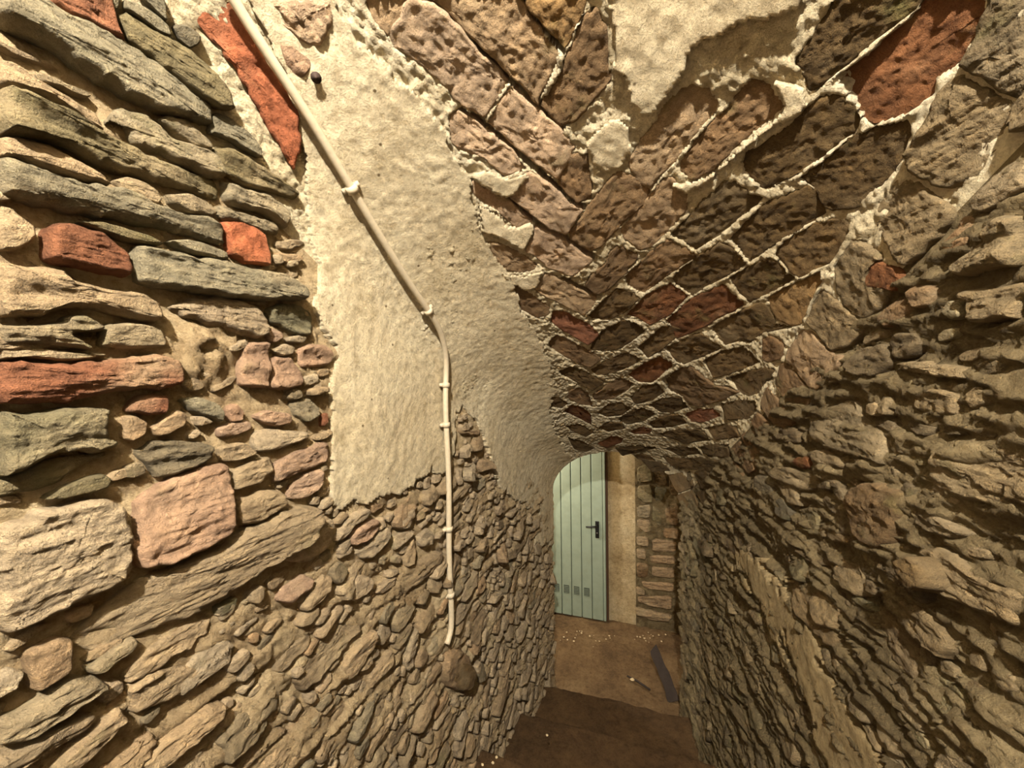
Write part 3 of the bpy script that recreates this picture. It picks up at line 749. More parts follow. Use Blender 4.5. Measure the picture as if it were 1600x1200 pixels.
def make_shell():
    step = 0.0085
    # left wall
    Ys = np.concatenate([np.arange(Y_NEAR, -0.05, 0.05), np.arange(-0.05, Y_END + 1e-6, step), [Y_END]])
    nz = 300
    T = np.linspace(0, 1, nz)
    Yg, Tg = np.meshgrid(Ys, T, indexing='ij')
    out = {}
    for side, fx in (('L', xl), ('R', xr)):
        zb = np.clip(1.0 - 0.45 * Yg, -0.06, 1.2)
        Z = zb + (zs(Yg) - zb) * Tg
        P = np.stack([fx(Yg), Yg, Z], -1).reshape(-1, 3)
        fade = np.clip((1 - Tg.ravel()) / 0.02, 0, 1)
        h = wall_relief(P, side) * fade
        n = np.array([1.0 if side == 'L' else -1.0, 0, 0])
        P2 = P + n * h[:, None]
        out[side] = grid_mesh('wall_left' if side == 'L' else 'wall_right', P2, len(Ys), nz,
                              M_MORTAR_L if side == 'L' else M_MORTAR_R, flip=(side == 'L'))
    # vault
    Yv = np.concatenate([np.arange(Y_NEAR, 0.2, 0.04), np.arange(0.2, Y_END, 0.0062), [Y_END]])
    nth = 380
    th = np.linspace(math.pi, 0, nth)
    Yg, Tg = np.meshgrid(Yv, th, indexing='ij')
    a, b = xl(Yg), xr(Yg)
    P = np.stack([(a + b) / 2 + (b - a) / 2 * np.cos(Tg), Yg, zs(Yg) + rise(Yg) * np.sin(Tg)], -1).reshape(-1, 3)
    nn = normal_in(P + np.array([0, 0, 1e-4]))
    fade = np.clip(np.minimum(Tg, math.pi - Tg).ravel() / 0.05, 0, 1)
    h = vault_relief(P) * fade
    # lower right haunch is rubble like the wall below it
    P2 = P + nn * h[:, None]
    out['V'] = grid_mesh('ceiling', P2, len(Yv), nth, M_MORTAR_V)
    return out


SHELL = make_shell()
W_L, W_R, W_C = SHELL['L'], SHELL['R'], SHELL['V']
tag(W_L, 'left rubble stone wall of the stair with plaster remains', kind='structure')
tag(W_R, 'right rough rubble stone wall of the stair', kind='structure')
tag(W_C, 'herringbone brick barrel vault sloping down over the stair', kind='structure')


# ------------------------------------------------------------------ plaster coats
def plaster_sheet(polys, parent, thick, name, mat, seed, y0, y1, t0, t1, step=0.006, rag=5.0):
    """section parameter t: 0..1 left wall, 1..2 arch, 2..3 right wall"""
    Ys = np.arange(y0, y1, step)
    nt_ = int((t1 - t0) * 1.9 / step)
    T = np.linspace(t0, t1, nt_)
    Yg, Tg = np.meshgrid(Ys, T, indexing='ij')
    Yf, Tf = Yg.ravel(), Tg.ravel()
    a, b = xl(Yf), xr(Yf)
    zb = 0.0
    th = math.pi * (2 - np.clip(Tf, 1, 2))
    X = np.where(Tf < 1, a, np.where(Tf > 2, b, (a + b) / 2 + (b - a) / 2 * np.cos(th)))
    Z = np.where(Tf < 1, zb + (zs(Yf) - zb) * Tf, np.where(Tf > 2, zs(Yf) + (zb - zs(Yf)) * (Tf - 2), zs(Yf) + rise(Yf) * np.sin(th)))
    P = np.stack([X, Yf, Z], 1)
    x, y, z = project(P)
    jx, jy = fbm(P, 22, 3, seed) * rag, fbm(P, 22, 3, seed + 3) * rag
    inside = np.zeros(len(P), bool)
    for poly in polys:
        inside |= in_poly(x + jx, y + jy, poly) & (z > 0.05)
    g = inside.reshape(len(Ys), nt_)
    keep = (g[:-1, :-1] & g[1:, :-1] & g[1:, 1:] & g[:-1, 1:]).ravel()
    idx = np.arange(len(Ys) * nt_).reshape(len(Ys), nt_)
    q = np.stack([idx[:-1, :-1], idx[1:, :-1], idx[1:, 1:], idx[:-1, 1:]], -1).reshape(-1, 4)[keep]
    if len(q) == 0:
        return None
    used, inv = np.unique(q, return_inverse=True)
    q = inv.reshape(-1, 4)
    P = P[used]
    nrm = normal_in(P + np.array([0, 0, 1e-5]))
    h = thick + 0.007 * fbm(P, 3.2, 2, seed + 7) + 0.0022 * fbm(P, 38, 3, seed + 11)
    top = P + nrm * h[:, None]
    bot = P - nrm * 0.03
    e = np.concatenate([q[:, [0, 1]], q[:, [1, 2]], q[:, [2, 3]], q[:, [3, 0]]])
    key = np.sort(e, 1)
    code = key[:, 0].astype(np.int64) * len(P) + key[:, 1]
    u, first, cnt = np.unique(code, return_index=True, return_counts=True)
    be = e[first[cnt == 1]]
    n = len(P)
    skirt = np.stack([be[:, 1], be[:, 0], be[:, 0] + n, be[:, 1] + n], 1)
    return quads(name, np.concatenate([top, bot]), np.concatenate([q, skirt]), mat, parent)


plaster_sheet([PLASTER_BIG], W_L, 0.016, 'plaster_coat', M_PLASTER, 50, 0.05, Y_END, 0.3, 1.75)
plaster_sheet([PLASTER_TOP], W_C, 0.020, 'plaster_coat', M_PLASTER, 60, 0.2, 1.6, 1.2, 1.95)
for k, fl in enumerate(FLAKES):
    plaster_sheet([fl], W_C, 0.017, 'plaster_flake', M_PLASTER, 70 + k, 0.3, 2.2, 1.0, 1.95, 0.006, 3.0)
plaster_sheet([PLASTER_RIGHT], W_R, 0.023, 'plaster_smear', mat_mortar('brown_plaster', (158, 138, 102), (174, 154, 116), (186, 166, 128), 0.7), 80, 0.3, Y_END, 2.0, 3.0, 0.007, 15.0)


# ------------------------------------------------------------------ stones and bricks
def resample(q, n):
    q = np.asarray(q, float)
    c = np.vstack([q, q[:1]])
    s = np.concatenate([[0], np.cumsum(np.linalg.norm(np.diff(c, axis=0), axis=1))])
    t = np.linspace(0, s[-1], n, endpoint=False)
    return np.stack([np.interp(t, s, c[:, 0]), np.interp(t, s, c[:, 1])], 1), s[-1]


def chaikin(q, w):
    q = np.asarray(q, float)
    nx = np.roll(q, -1, 0)
    return np.stack([q * (1 - w) + nx * w, q * w + nx * (1 - w)], 1).reshape(-1, 2)


def stone_data(P3, nrm, proud, seed, px_size, brick=False, back=0.045, small=False):
    c = P3.mean(0)
    nrm = nrm / np.linalg.norm(nrm)
    t1 = np.array([0, 1.0, 0]) - nrm * nrm[1] if abs(nrm[1]) < 0.9 else np.array([1.0, 0, 0])
    t1 /= np.linalg.norm(t1)
    t2 = np.cross(nrm, t1)
    q = np.stack([(P3 - c) @ t1, (P3 - c) @ t2], 1)
    area = 0.5 * np.sum(q[:, 0] * np.roll(q[:, 1], -1) - np.roll(q[:, 0], -1) * q[:, 1])
    if area < 0:
        q = q[::-1]
    if brick:
        rad = np.linalg.norm(q - q.mean(0), axis=1, keepdims=True)
        q = q + (q - q.mean(0)) / (rad + 1e-9) * 0.0048
    q = chaikin(q, 0.05 if brick else (0.09 if small else 0.13))
    n = int(np.clip(px_size / 5.5, 14, 130))
    q, per = resample(q, n)
    size = math.sqrt(abs(area))
    jit = min(0.004, size * 0.03) if not small else min(0.007, size * 0.09)
    ang = np.stack([q[:, 0], q[:, 1], np.full(n, seed * 1.37)], 1)
    q = q + np.stack([fbm(ang, 60, 2, seed), fbm(ang, 60, 2, seed + 5)], 1) * jit
    tang = np.roll(q, -1, 0) - np.roll(q, 1, 0)
    tang /= np.linalg.norm(tang, axis=1, keepdims=True) + 1e-9
    inn = np.stack([-tang[:, 1], tang[:, 0]], 1)
    bev = min(0.006 if brick else 0.008, size * (0.05 if brick else 0.08))
    cen = q.mean(0)
    # a few flat facets give a hewn look
    rr = np.random.default_rng(seed)
    tilt = rr.normal(0, 0.05 if brick else 0.09, 2)
    if not brick and abs(t2[2]) > 0.3:      # lower edges jut out more than upper ones
        tilt[1] -= (0.26 if small else 0.07) * np.sign(t2[2])
    rings = []
    def ring(base, k, h, nz):
        rings.append((cen + (base - cen) * k, h, nz))
    i1 = q + inn * bev * 0.35
    i2 = q + inn * bev
    ring(q - inn * 0.002, 1.0, -back, 0.0)
    ring(q, 1.0, proud * 0.40, 0.35)
    ring(i1, 1.0, proud * 0.82, 0.8)
    ring(i2, 0.995, proud * 0.99, 1.0)
    nr = int(np.clip(px_size / 26, 2, 24))
    for k in np.linspace(0.94, 0.12, nr):
        ring(i2, k, proud * (1.0 + 0.06 * (1 - k)), 1.0)
    V = []
    for base, h, nz in rings:
        p = c + np.outer(base[:, 0], t1) + np.outer(base[:, 1], t2)
        w = np.stack([base[:, 0], base[:, 1], np.full(len(base), seed * 0.731)], 1)
        lay = np.array([7.0, 34.0, 1.0]) if not brick else np.array([16.0, 18.0, 1.0])
        a1 = (0.0070 if not brick else 0.0048)
        f0 = fbm(w, lay, 4, seed, 0.55) * 3.0
        fl_ = np.floor(f0)
        fr_ = np.clip((f0 - fl_ - 0.35) / 0.3, 0, 1)
        terr = (fl_ + fr_ * fr_ * (3 - 2 * fr_)) / 3.0
        d = a1 * (0.35 * f0 / 3 + 0.85 * terr if not brick else f0 / 3) + (0.0028 if not brick else 0.0030) * fbm(w, 75, 2, seed + 40)
        d += base @ tilt * (1.0 if not brick else 0.6)
        sc_ = min(1.0, size / 0.07)
        V.append(p + np.outer(h + nz * d * sc_, nrm))
    V.append((c + nrm * (proud * 1.06))[None])
    V = np.concatenate(V)
    nr_ = len(rings)
    faces = []
    for r in range(nr_ - 1):
        for i in range(n):
            j = (i + 1) % n
            faces.append((r * n + i, r * n + j, (r + 1) * n + j, (r + 1) * n + i))
    last = (nr_ - 1) * n
    for i in range(n):
        faces.append((last + i, last + (i + 1) % n, nr_ * n))
    return V, faces, c


def vary(col, amt, r):
    f = 1 + r.normal(0, amt)
    t = r.normal(0, amt * 0.18)
    return (min(1, col[0] * f * (1 + t)), min(1, col[1] * f), min(1, col[2] * f * (1 - t)), 1)


def put_stone(name, P3, nrm, proud, key, seed, px_size, parent, mat, brick=False, amt=0.10, back=0.045, small=False):
    V, Fc, c = stone_data(P3, nrm, proud, seed, px_size, brick, back, small)
    o = mesh_obj(name, V - c, Fc, mat, parent)
    o.location = c
    o.color = vary(lin(PAL[key]), amt, np.random.default_rng(seed + 900))
    return o


def px_span(poly):
    p = np.asarray(poly)
    return float(np.sum(np.linalg.norm(np.diff(np.vstack([p, p[:1]]), axis=0), axis=1)))


BRICK_KEYS = {'orange', 'pink', 'red'}
seed = 100
for lst, parent, kind in ((LEFT, W_L, 'stone'), (VAULT, W_C, 'brick'), (RIGHT, W_R, 'stone')):
    for tile, key, cm, pts in lst:
        seed += 1
        poly = np.array(to_px(tile, pts))
        c = poly.mean(0)
        P3 = unproject(poly)
        nr = normal_in(P3).mean(0)
        brick = kind == 'brick' or key in ('orange',)
        nm = 'brick' if (kind == 'brick' and key != 'rw') or key in ('orange', 'pink') else 'stone'
        put_stone(nm, P3, nr, cm / 100.0, key, seed, px_span(poly), parent, M_BRICK if nm == 'brick' else M_STONE, brick,
                  0.08, 0.03 if kind == 'brick' else 0.05)


# smaller rubble laid in rough courses between the traced blocks
def course_fill(side, zones, limit, parent, palette, seed0, proud_rng):
    fx = xl if side == 'L' else xr
    sgn = 1.0 if side == 'L' else -1.0
    r = np.random.default_rng(seed0)
    cand = []
    avoid = [np.asarray(p, float) for p in ALL_TRACED + PLASTERS]
    bbs = [(p[:, 0].min(), p[:, 0].max(), p[:, 1].min(), p[:, 1].max()) for p in avoid]
    for (y0, y1, z0, z1, h0, h1, l0, l1, pf) in zones:
        fresh = []
        BB = np.array(bbs)
        z = z0
        while z < z1:
            hgt = r.uniform(h0, h1)
            y = y0 - r.uniform(0, l1)
            ph = r.uniform(0, 6)
            while y < y1:
                L = r.uniform(l0, l1) * (0.6 + 1.1 * r.random() ** 1.6)
                hh = hgt * r.uniform(0.6, 1.25)
                yc, zc = y + L / 2, z + hgt / 2 + 0.018 * math.sin(yc_phase(y, ph)) + r.normal(0, hgt * 0.10)
                y += L + r.uniform(0.004, 0.016)
                if yc > Y_END - 0.05 or r.random() < 0.13:
                    continue
                npt = 7
                an = np.linspace(0, 2 * math.pi, npt, endpoint=False) + r.uniform(-0.25, 0.25, npt)
                ex = 0.55
                px_ = np.sign(np.cos(an)) * np.abs(np.cos(an)) ** ex * L / 2 * r.uniform(0.82, 1.06, npt)
                pz_ = np.sign(np.sin(an)) * np.abs(np.sin(an)) ** ex * hh / 2 * r.uniform(0.78, 1.08, npt)
                ti = r.normal(0.18 if side == 'L' else -0.05, 0.16)
                Yp = yc + px_ * math.cos(ti) - pz_ * math.sin(ti)
                Zp = zc + px_ * math.sin(ti) + pz_ * math.cos(ti)
                if np.max(Zp) > zs(yc) + 0.12:
                    continue
                Xp = fx(Yp)
                P3 = np.stack([Xp, Yp, Zp], 1)
                if zc > zs(yc):
                    continue
                x, yy, d = project(P3)
                if d.min() < 0.05 or x.max() < -30 or x.min() > 1630 or yy.max() < -30 or yy.min() > 1230:
                    continue
                cx, cy = x.mean(), yy.mean()
                near = np.nonzero((BB[:, 0] < x.max()) & (BB[:, 1] > x.min()) & (BB[:, 2] < yy.max()) & (BB[:, 3] > yy.min()))[0]
                bad = 0
                for ni in near:
                    bad += np.count_nonzero(in_poly(x, yy, avoid[ni]))
                    if in_poly(np.array([cx]), np.array([cy]), avoid[ni])[0]:
                        bad += 9
                if bad > 1:
                    continue
                fresh.append(np.stack([x, yy], 1))
                area = 0.5 * abs(np.sum(x * np.roll(yy, -1) - np.roll(x, -1) * yy))
                cand.append((area, P3, (r.uniform(*proud_rng) * r.uniform(0.6, 1.35)) * min(1.0, hgt / 0.05) * pf, palette[r.integers(len(palette))], int(r.integers(1 << 20)), px_span(np.stack([x, yy], 1))))
            z += hgt + r.uniform(0.002, 0.010)
        for p in fresh:
            avoid.append(p)
            bbs.append((p[:, 0].min(), p[:, 0].max(), p[:, 1].min(), p[:, 1].max()))
    cand.sort(key=lambda t: -t[0])
    rest_v, rest_f, off = [], [], 0
    for i, (area, P3, proud, key, sd, span) in enumerate(cand):
        nr = np.array([sgn, 0, 0])
        if i < limit:
            put_stone('stone', P3, nr, proud, key, sd, span * 0.8, parent, M_STONE, False, 0.12, 0.045, True)
        else:
            V, Fc, c = stone_data(P3, nr, proud, sd, 60, False, 0.045, True)
            rest_v.append(V)
            rest_f += [tuple(v + off for v in f) for f in Fc]
            off += len(V)
    if rest_v:
        o = mesh_obj('small_rubble', np.concatenate(rest_v), rest_f, M_STONE, parent)
        o.color = lin(PAL[palette[0]]) + (1,)
        tag(o, kind='stuff')
    print('course fill', side, len(cand))


def yc_phase(y, ph): return y * 5 + ph


course_fill('L', [(0.0, 0.85, 0.9, 3.6, 0.06, 0.11, 0.12, 0.30, 0.6), (0.85, 1.9, 0.3, 2.75, 0.040, 0.085, 0.06, 0.18, 1.0), (1.9, 3.27, 0.0, 2.2, 0.045, 0.085, 0.07, 0.20, 1.0),
                  (0.0, 0.95, 0.9, 3.6, 0.020, 0.034, 0.03, 0.07, 1.0), (0.85, 2.2, 0.3, 2.75, 0.022, 0.036, 0.03, 0.06, 1.0)],
            300 - len(LEFT), W_L, ['lt', 'tan', 'tan', 'gt', 'tan', 'bt', 'lt'], 5, (0.014, 0.036))
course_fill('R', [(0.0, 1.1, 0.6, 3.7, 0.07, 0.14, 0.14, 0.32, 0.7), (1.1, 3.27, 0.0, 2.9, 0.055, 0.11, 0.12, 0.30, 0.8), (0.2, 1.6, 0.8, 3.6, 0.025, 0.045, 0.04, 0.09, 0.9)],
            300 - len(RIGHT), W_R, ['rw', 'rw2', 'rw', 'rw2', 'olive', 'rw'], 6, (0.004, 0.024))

def haunch_fill():
    r = np.random.default_rng(91)
    avoid = ALL_TRACED + PLASTERS
    for row, th0 in enumerate((0.00, 0.17, 0.34, 0.52)):
        Y = 0.5 + 0.05 * row
        while Y < Y_END - 0.08:
            L, H = r.uniform(0.07, 0.15), r.uniform(0.06, 0.085)
            an = np.linspace(0, 2 * math.pi, 8, endpoint=False) + r.uniform(-0.2, 0.2, 8)
            dy = np.sign(np.cos(an)) * np.abs(np.cos(an)) ** 0.6 * L / 2 * r.uniform(0.8, 1.05, 8)
            da = np.sign(np.sin(an)) * np.abs(np.sin(an)) ** 0.6 * H / 2 * r.uniform(0.8, 1.1, 8)
            Yp = Y + L / 2 + dy
            hw = (xr(Yp) - xl(Yp)) / 2
            t_ = th0 + 0.06 + da / 0.42
            Xp = (xr(Yp) + xl(Yp)) / 2 + hw * np.cos(np.maximum(t_, 0))
            Zp = zs(Yp) + np.where(t_ > 0, rise(Yp) * np.sin(t_), t_ * 0.42)
            Y += L + r.uniform(0.008, 0.02)
            P3 = np.stack([Xp, Yp, Zp], 1)
            x, y, d = project(P3)
            if d.min() < 0.1 or x.min() > 1620 or y.max() < -20:
                continue
            bad = sum(np.count_nonzero(in_poly(x, y, p)) + 9 * int(in_poly(x.mean(keepdims=True), y.mean(keepdims=True), p)[0]) for p in avoid)
            if bad > 1:
                continue
            put_stone('stone', P3, normal_in(P3).mean(0), r.uniform(0.006, 0.02), ('rw', 'rw2', 'brown', 'dk')[r.integers(4)], int(r.integers(1 << 20)),
                      px_span(np.stack([x, y], 1)), W_C, M_STONE, False, 0.1, 0.05, True)


haunch_fill()

# ------------------------------------------------------------------ lobby: back wall, side walls, ceiling, floor, steps
def rough_panel(name, corner, du, dv, nu, nv, mat, amp, freq, seed_, normal, parent=None):
    u, v = np.meshgrid(np.linspace(0, 1, nu), np.linspace(0, 1, nv), indexing='ij')
    P = np.array(corner, float) + u.reshape(-1, 1) * np.array(du, float) + v.reshape(-1, 1) * np.array(dv, float)
    P = P + np.outer(amp * fbm(P, freq, 4, seed_), np.array(normal, float))
    return grid_mesh(name, P, nu, nv, mat, parent)


wb = rough_panel('wall_back', (-2.2, Y_BACK, -0.05), (3.2, 0, 0), (0, 0, 2.6), 160, 130, M_PLASTER_P, 0.008, 6, 1, (0, -1, 0))
tag(wb, 'plastered back wall of the lobby holding the door', kind='structure')
X_P0 = float(unproject_plane_y(np.array([(993.0, 850.0)]), Y_BACK)[0, 0])
rough_panel('pier_core', (X_P0, Y_BACK - 0.022, -0.05), (0.62, 0, 0), (0, 0, 2.6), 60, 180, M_MORTAR_R, 0.014, 16, 5, (0, -1, 0), wb)
for tile, key, cm, pts in BACK:
    seed += 1
    poly = np.array(to_px(tile, pts))
    put_stone('stone', unproject_plane_y(poly, Y_BACK), np.array([0, -1.0, 0]), cm / 100.0, key, seed, px_span(poly) * 2, wb, M_STONE, False, 0.08)
# lobby shell
for nm, cr, du, dv, nn in (('wall_front', (-2.2, Y_END + 0.03, -0.05), (1.50, 0, 0), (0, 0, 2.6), (0, 1, 0)),
                           ('wall_side', (-2.2, Y_END, -0.05), (0, Y_BACK - Y_END, 0), (0, 0, 2.6), (1, 0, 0)),
                           ('wall_end', (0.50, Y_END - 0.02, -0.05), (0, Y_BACK - Y_END + 0.05, 0), (0, 0, 2.6), (-1, 0, 0))):
    w = rough_panel(nm, cr, du, dv, 40, 50, M_PLASTER_P, 0.01, 6, 3, nn)
    tag(w, {'wall_front': 'lobby side of the stair wall, out of sight', 'wall_side': 'far left lobby wall, out of sight', 'wall_end': 'right lobby wall beside the stone pier'}[nm], kind='structure')
lc = rough_panel('ceiling_lobby', (-2.2, Y_END - 0.02, 2.5), (3.2, 0, 0), (0, Y_BACK - Y_END + 0.04, 0), 60, 30, M_PLASTER_P, 0.01, 5, 4, (0, 0, -1))
tag(lc, 'plain plaster ceiling of the lobby', kind='structure')
# arch face above the opening, closing lobby against the vault
th = np.linspace(math.pi, 0, 60)
a, b = xl(Y_END), xr(Y_END)
arc = np.stack([(a + b) / 2 + (b - a) / 2 * np.cos(th), np.full(60, Y_END + 0.012), zs(Y_END) + rise(Y_END) * np.sin(th)], 1)
topv = arc.copy()
topv[:, 2] = 2.55
Vv = np.concatenate([arc, topv])
fc = [(i, i + 1, 60 + i + 1, 60 + i) for i in range(59)]
tag(mesh_obj('wall_arch', Vv, fc, M_PLASTER_P, None, False), 'lobby face of the arch over the stair foot', kind='structure')

fl = rough_panel('floor', (-2.2, 2.9, 0.0), (3.2, 0, 0), (0, Y_BACK - 2.9, 0), 220, 110, M_DIRT, 0.012, 7, 8, (0, 0, 1))
tag(fl, 'packed earth floor of the landing before the door', kind='structure')

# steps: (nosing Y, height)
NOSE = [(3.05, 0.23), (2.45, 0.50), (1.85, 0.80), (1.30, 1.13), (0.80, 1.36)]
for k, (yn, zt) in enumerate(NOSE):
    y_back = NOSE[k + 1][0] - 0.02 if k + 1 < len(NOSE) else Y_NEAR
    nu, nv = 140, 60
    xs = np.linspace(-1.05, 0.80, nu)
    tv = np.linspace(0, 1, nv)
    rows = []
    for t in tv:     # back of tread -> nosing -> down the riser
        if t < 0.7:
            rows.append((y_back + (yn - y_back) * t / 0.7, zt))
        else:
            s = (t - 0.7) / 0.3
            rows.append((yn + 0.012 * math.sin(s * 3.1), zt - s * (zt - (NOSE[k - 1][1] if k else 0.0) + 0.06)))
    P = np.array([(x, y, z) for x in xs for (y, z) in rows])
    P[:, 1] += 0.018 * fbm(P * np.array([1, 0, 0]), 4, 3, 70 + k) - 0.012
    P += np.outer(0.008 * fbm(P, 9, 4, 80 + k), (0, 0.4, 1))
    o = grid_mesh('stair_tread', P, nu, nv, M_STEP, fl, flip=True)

# ------------------------------------------------------------------ door
DX1 = float(unproject_plane_y(np.array([(948.0, 900.0)]), Y_BACK)[0, 0])
PW = 0.115
door = bpy.data.objects.new('door_1', None)
COL.objects.link(door)
door.location = (DX1, Y_BACK - 0.05, 0.02)
tag(door, 'grey-green vertically boarded metal door with black lever handle', kind='structure')
DH = 2.06
box('rebate', 0.0, 0.022, -0.002, 0.045, -0.01, DH, M_DARKGAP, door)
box('stile', -0.030, -0.004, -0.024, 0.012, 0, DH, M_DOOR, door, 0.004)
x = -0.034
widths = [0.125] + [PW] * 6
cx = []
for k, w in enumerate(widths):
    box('plank', x - w + 0.008, x, -0.022, 0.012, 0, DH, M_DOOR, door, 0.006)
    cx.append(x - w / 2)
    x -= w
box('backing_sheet', x, -0.002, 0.002, 0.02, 0, DH, mat_plain('door_groove', (96, 106, 92), 0.7), door)
hp = box('handle_plate', cx[0] - 0.018, cx[0] + 0.024, -0.032, -0.022, 0.93, 1.12, M_BLACK, door, 0.004)
# lever: neck plus tapered arm
def tube(name, pts, rad, mat, parent=None, seg=12, cap=True):
    pts = np.asarray(pts, float)
    rad = np.full(len(pts), rad) if np.isscalar(rad) else np.asarray(rad)
    V, Fc = [], []
    t = np.gradient(pts, axis=0)
    t /= np.linalg.norm(t, axis=1, keepdims=True) + 1e-12
    up = np.array([0.31, 0.52, 0.79])
    for p, d, r_ in zip(pts, t, rad):
        s1 = np.cross(d, up); s1 /= np.linalg.norm(s1)
        s2 = np.cross(d, s1)
        for k in range(seg):
            an = 2 * math.pi * k / seg
            V.append(p + r_ * (math.cos(an) * s1 + math.sin(an) * s2))
    for i in range(len(pts) - 1):
        for k in range(seg):
            j = (k + 1) % seg
            Fc.append((i * seg + k, i * seg + j, (i + 1) * seg + j, (i + 1) * seg + k))
    Fc.append(tuple(range(seg - 1, -1, -1)))
    Fc.append(tuple((len(pts) - 1) * seg + k for k in range(seg)))
    return mesh_obj(name, V, Fc, mat, parent)


tube('lever', [(cx[0], -0.03, 1.075), (cx[0], -0.065, 1.075), (cx[0] - 0.012, -0.078, 1.074), (cx[0] - 0.06, -0.080, 1.068), (cx[0] - 0.115, -0.076, 1.062)], [0.011, 0.011, 0.011, 0.010, 0.008], M_BLACK, hp)
tube('keyhole', [(cx[0] + 0.002, -0.031, 0.985), (cx[0] + 0.002, -0.036, 0.985)], 0.010, mat_plain('lock_steel', (120, 116, 108), 0.35, 0.8), hp)
for k in range(1, 5):
    vg = box('vent_grille', cx[k] - 0.030, cx[k] + 0.030, -0.026, -0.021, 0.255, 0.345, mat_plain('vent_dark', (52, 58, 50), 0.7) if k == 1 else bpy.data.materials['vent_dark'], door)
    for s in range(5):
        zz = 0.262 + s * 0.017
        box('slat', cx[k] - 0.027, cx[k] + 0.027, -0.029, -0.026, zz, zz + 0.004, M_DOOR, vg)

# ------------------------------------------------------------------ conduit
CPX = [(338, -50), (365, 0), (400, 56), (436, 112), (470, 163), (505, 222), (545, 290), (575, 342), (604, 390), (632, 436), (658, 474), (674, 497), (684, 522), (688, 552), (686, 580), (684, 602), (684, 634), (685, 665), (688, 715), (690, 770), (689, 828), (690, 880), (692, 925), (694, 960), (693, 985), (686, 1003)]
cp = np.array(CPX, float)
tt = np.linspace(0, len(cp) - 1, 130)
cps = np.stack([np.interp(tt, np.arange(len(cp)), cp[:, i]) for i in (0, 1)], 1)
for _ in range(6):
    cps[1:-1] = (cps[:-2] + 2 * cps[1:-1] + cps[2:]) / 4
P3 = unproject(cps)
nr = normal_in(P3)
P3 = P3 + nr * 0.040
for _ in range(6):
    P3[1:-1] = (P3[:-2] + 2 * P3[1:-1] + P3[2:]) / 4
cond = bpy.data.objects.new('cable_conduit', None)
cond.location = P3[-1]
COL.objects.link(cond)
tag(cond, 'thin ivory plastic cable conduit running down the plastered left wall', 'conduit')
org = P3[-1]
tube('pipe', P3 - org, np.linspace(0.0108, 0.0128, len(P3)), M_PIPE, cond, 14)
for cxp, cyp in ((545, 292), (660, 477), (684, 602), (685, 665), (689, 828), (692, 925)):
    i = int(np.argmin(np.hypot(cps[:, 0] - cxp, cps[:, 1] - cyp)))
    i = min(max(i, 1), len(P3) - 2)
    d = P3[i + 1] - P3[i - 1]
    d /= np.linalg.norm(d)
    p = P3[i] - org
    cl = tube('pipe_clip', [p - d * 0.010, p + d * 0.010], 0.0175, M_PIPE, cond, 14)
    side = np.cross(d, nr[i])
    side /= np.linalg.norm(side)
    tube('clip_foot', [p - nr[i] * 0.012 - side * 0.026, p - nr[i] * 0.012, p - nr[i] * 0.012 + side * 0.026], 0.008, M_PIPE, cl, 8)
    tube('clip_stem', [p, p - nr[i] * 0.03], 0.007, M_PIPE, cl, 8)

# ------------------------------------------------------------------ small things
def peg(px, label, length, rad):
    P = unproject(np.array([px], float))
    n = normal_in(P)[0]
    o = tube('nail', [-n * 0.02, n * (0.016 + length), n * (0.018 + length)], [rad, rad * 0.9, rad * 1.35], M_IRON, None, 10)
    o.location = P[0]
    return tag(o, label, 'nail')


peg((492, 116), 'dark iron stub sticking out of the plaster beside the upper conduit', 0.014, 0.009)


def floor_point(px, z):
    d = rays(np.array([px], float))[0]
    t = (z - CAM[2]) / d[2]
    return CAM + d * t


# broken plank leaning at the foot of the right wall
pb = floor_point((1052, 1092), 0.02)
base = np.array([pb[0], pb[1], 0.0])
top_px = rays(np.array([(1022, 1012)], float))[0]
t_top = (base[1] + 0.17) / top_px[1]
top = CAM + top_px * t_top
wd = top - base
L = np.linalg.norm(wd)
wd /= L
sd = np.cross(wd, np.array([0, -1.0, 0.3]))
sd /= np.linalg.norm(sd)
fw = np.cross(sd, wd)
V, Fc = [], []
NS = 9
for i in range(NS):
    s = i / (NS - 1)
    w = 0.046 - 0.008 * s + 0.004 * math.sin(i * 2.1)
    for (su, sv) in ((-1, -1), (1, -1), (1, 1), (-1, 1)):
        V.append(wd * (L * s + (0.02 * su if i == NS - 1 else 0)) + sd * su * w + fw * sv * 0.016 + sd * 0.008 * math.sin(s * 5))
for i in range(NS - 1):
    for k in range(4):
        j = (k + 1) % 4
        Fc.append((i * 4 + k, i * 4 + j, (i + 1) * 4 + j, (i + 1) * 4 + k))
Fc += [(3, 2, 1, 0), tuple((NS - 1) * 4 + k for k in range(4))]
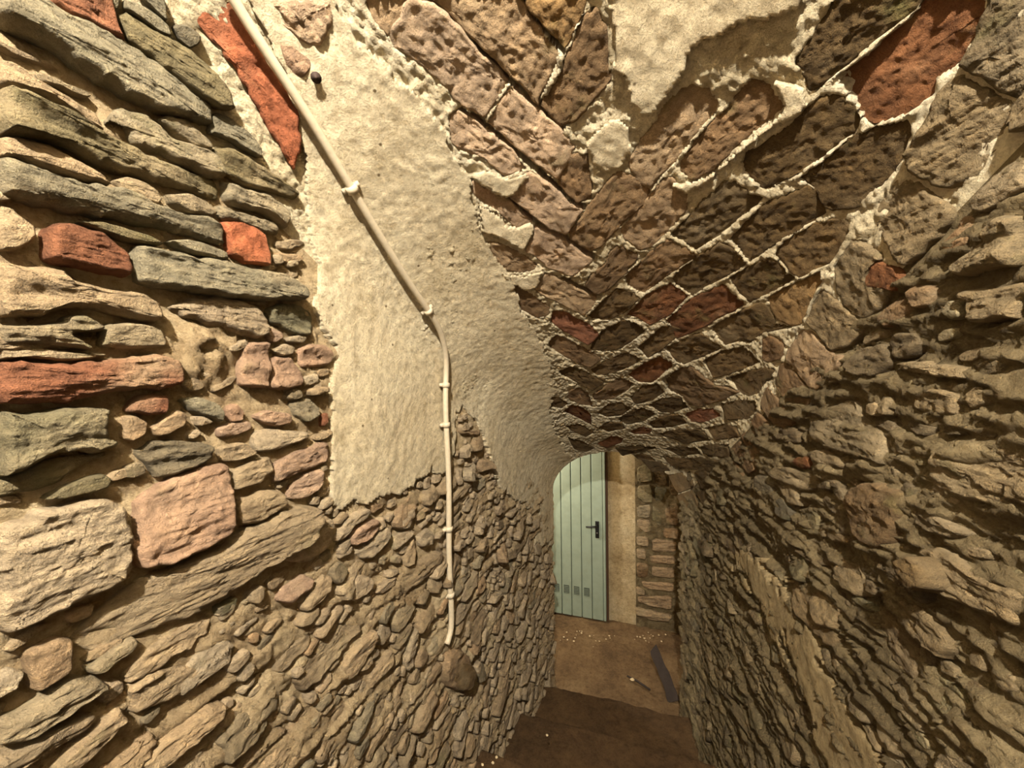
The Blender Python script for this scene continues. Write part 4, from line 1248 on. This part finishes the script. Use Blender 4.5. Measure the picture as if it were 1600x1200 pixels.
pl = mesh_obj('wood_plank', V, Fc, M_WOOD, None, False)
pl.location = base
tag(pl, 'dark broken board standing at the foot of the right wall', 'board')

# thin dark stick lying near the board with pale chip at its end
s0, s1 = floor_point((980, 1056), 0.03), floor_point((1016, 1078), 0.03)
st = tube('stick', [np.zeros(3), (s1 - s0) * 0.5 + np.array([0, 0, 0.008]), s1 - s0], [0.007, 0.009, 0.008], M_WOOD, None, 8)
st.location = s0
tag(st, 'thin dark stick lying on the dirt beside the broken board', 'stick')


def chip(px, z, size, mat, name, label, cat, group, sd_):
    p = floor_point(px, z)
    r = np.random.default_rng(sd_)
    V = []
    n = 7
    for h, k in ((-0.3, 0.8), (0.15, 1.0), (0.5, 0.6)):
        for i in range(n):
            an = 2 * math.pi * i / n
            V.append((math.cos(an) * k * size * r.uniform(0.75, 1.2), math.sin(an) * k * size * r.uniform(0.6, 1.1), h * size * r.uniform(0.8, 1.2)))
    Fc = [(a_ * n + i, a_ * n + (i + 1) % n, (a_ + 1) * n + (i + 1) % n, (a_ + 1) * n + i) for a_ in (0, 1) for i in range(n)]
    Fc += [tuple(range(n - 1, -1, -1)), tuple(2 * n + i for i in range(n))]
    o = mesh_obj(name, V, Fc, mat, None, False)
    o.location = p
    return tag(o, label, cat, None, group)


chip((988, 1062), 0.035, 0.020, M_PALE, 'plaster_chip', 'white plaster chip at the end of the thin dark stick', 'chip', None, 3)
r = np.random.default_rng(77)
for k in range(34):
    chip((r.uniform(875, 1040), 985 + abs(r.normal(0, 11)) + r.uniform(0, 8)), 0.016, r.uniform(0.005, 0.011), M_PALE, 'plaster_crumb',
         'small pale plaster crumb scattered on the dirt before the door', 'crumb', 'plaster crumbs before the door', 200 + k)
for k, (x_, y_) in enumerate(((745, 1178), (776, 1183), (770, 1192), (741, 1189), (754, 1195), (711, 1146), (855, 1149))):
    chip((x_, y_), 0.81, 0.008, M_PALE, 'plaster_crumb', 'tiny pale plaster crumb on the dark stair tread', 'crumb', 'plaster crumbs on the stair', 300 + k)
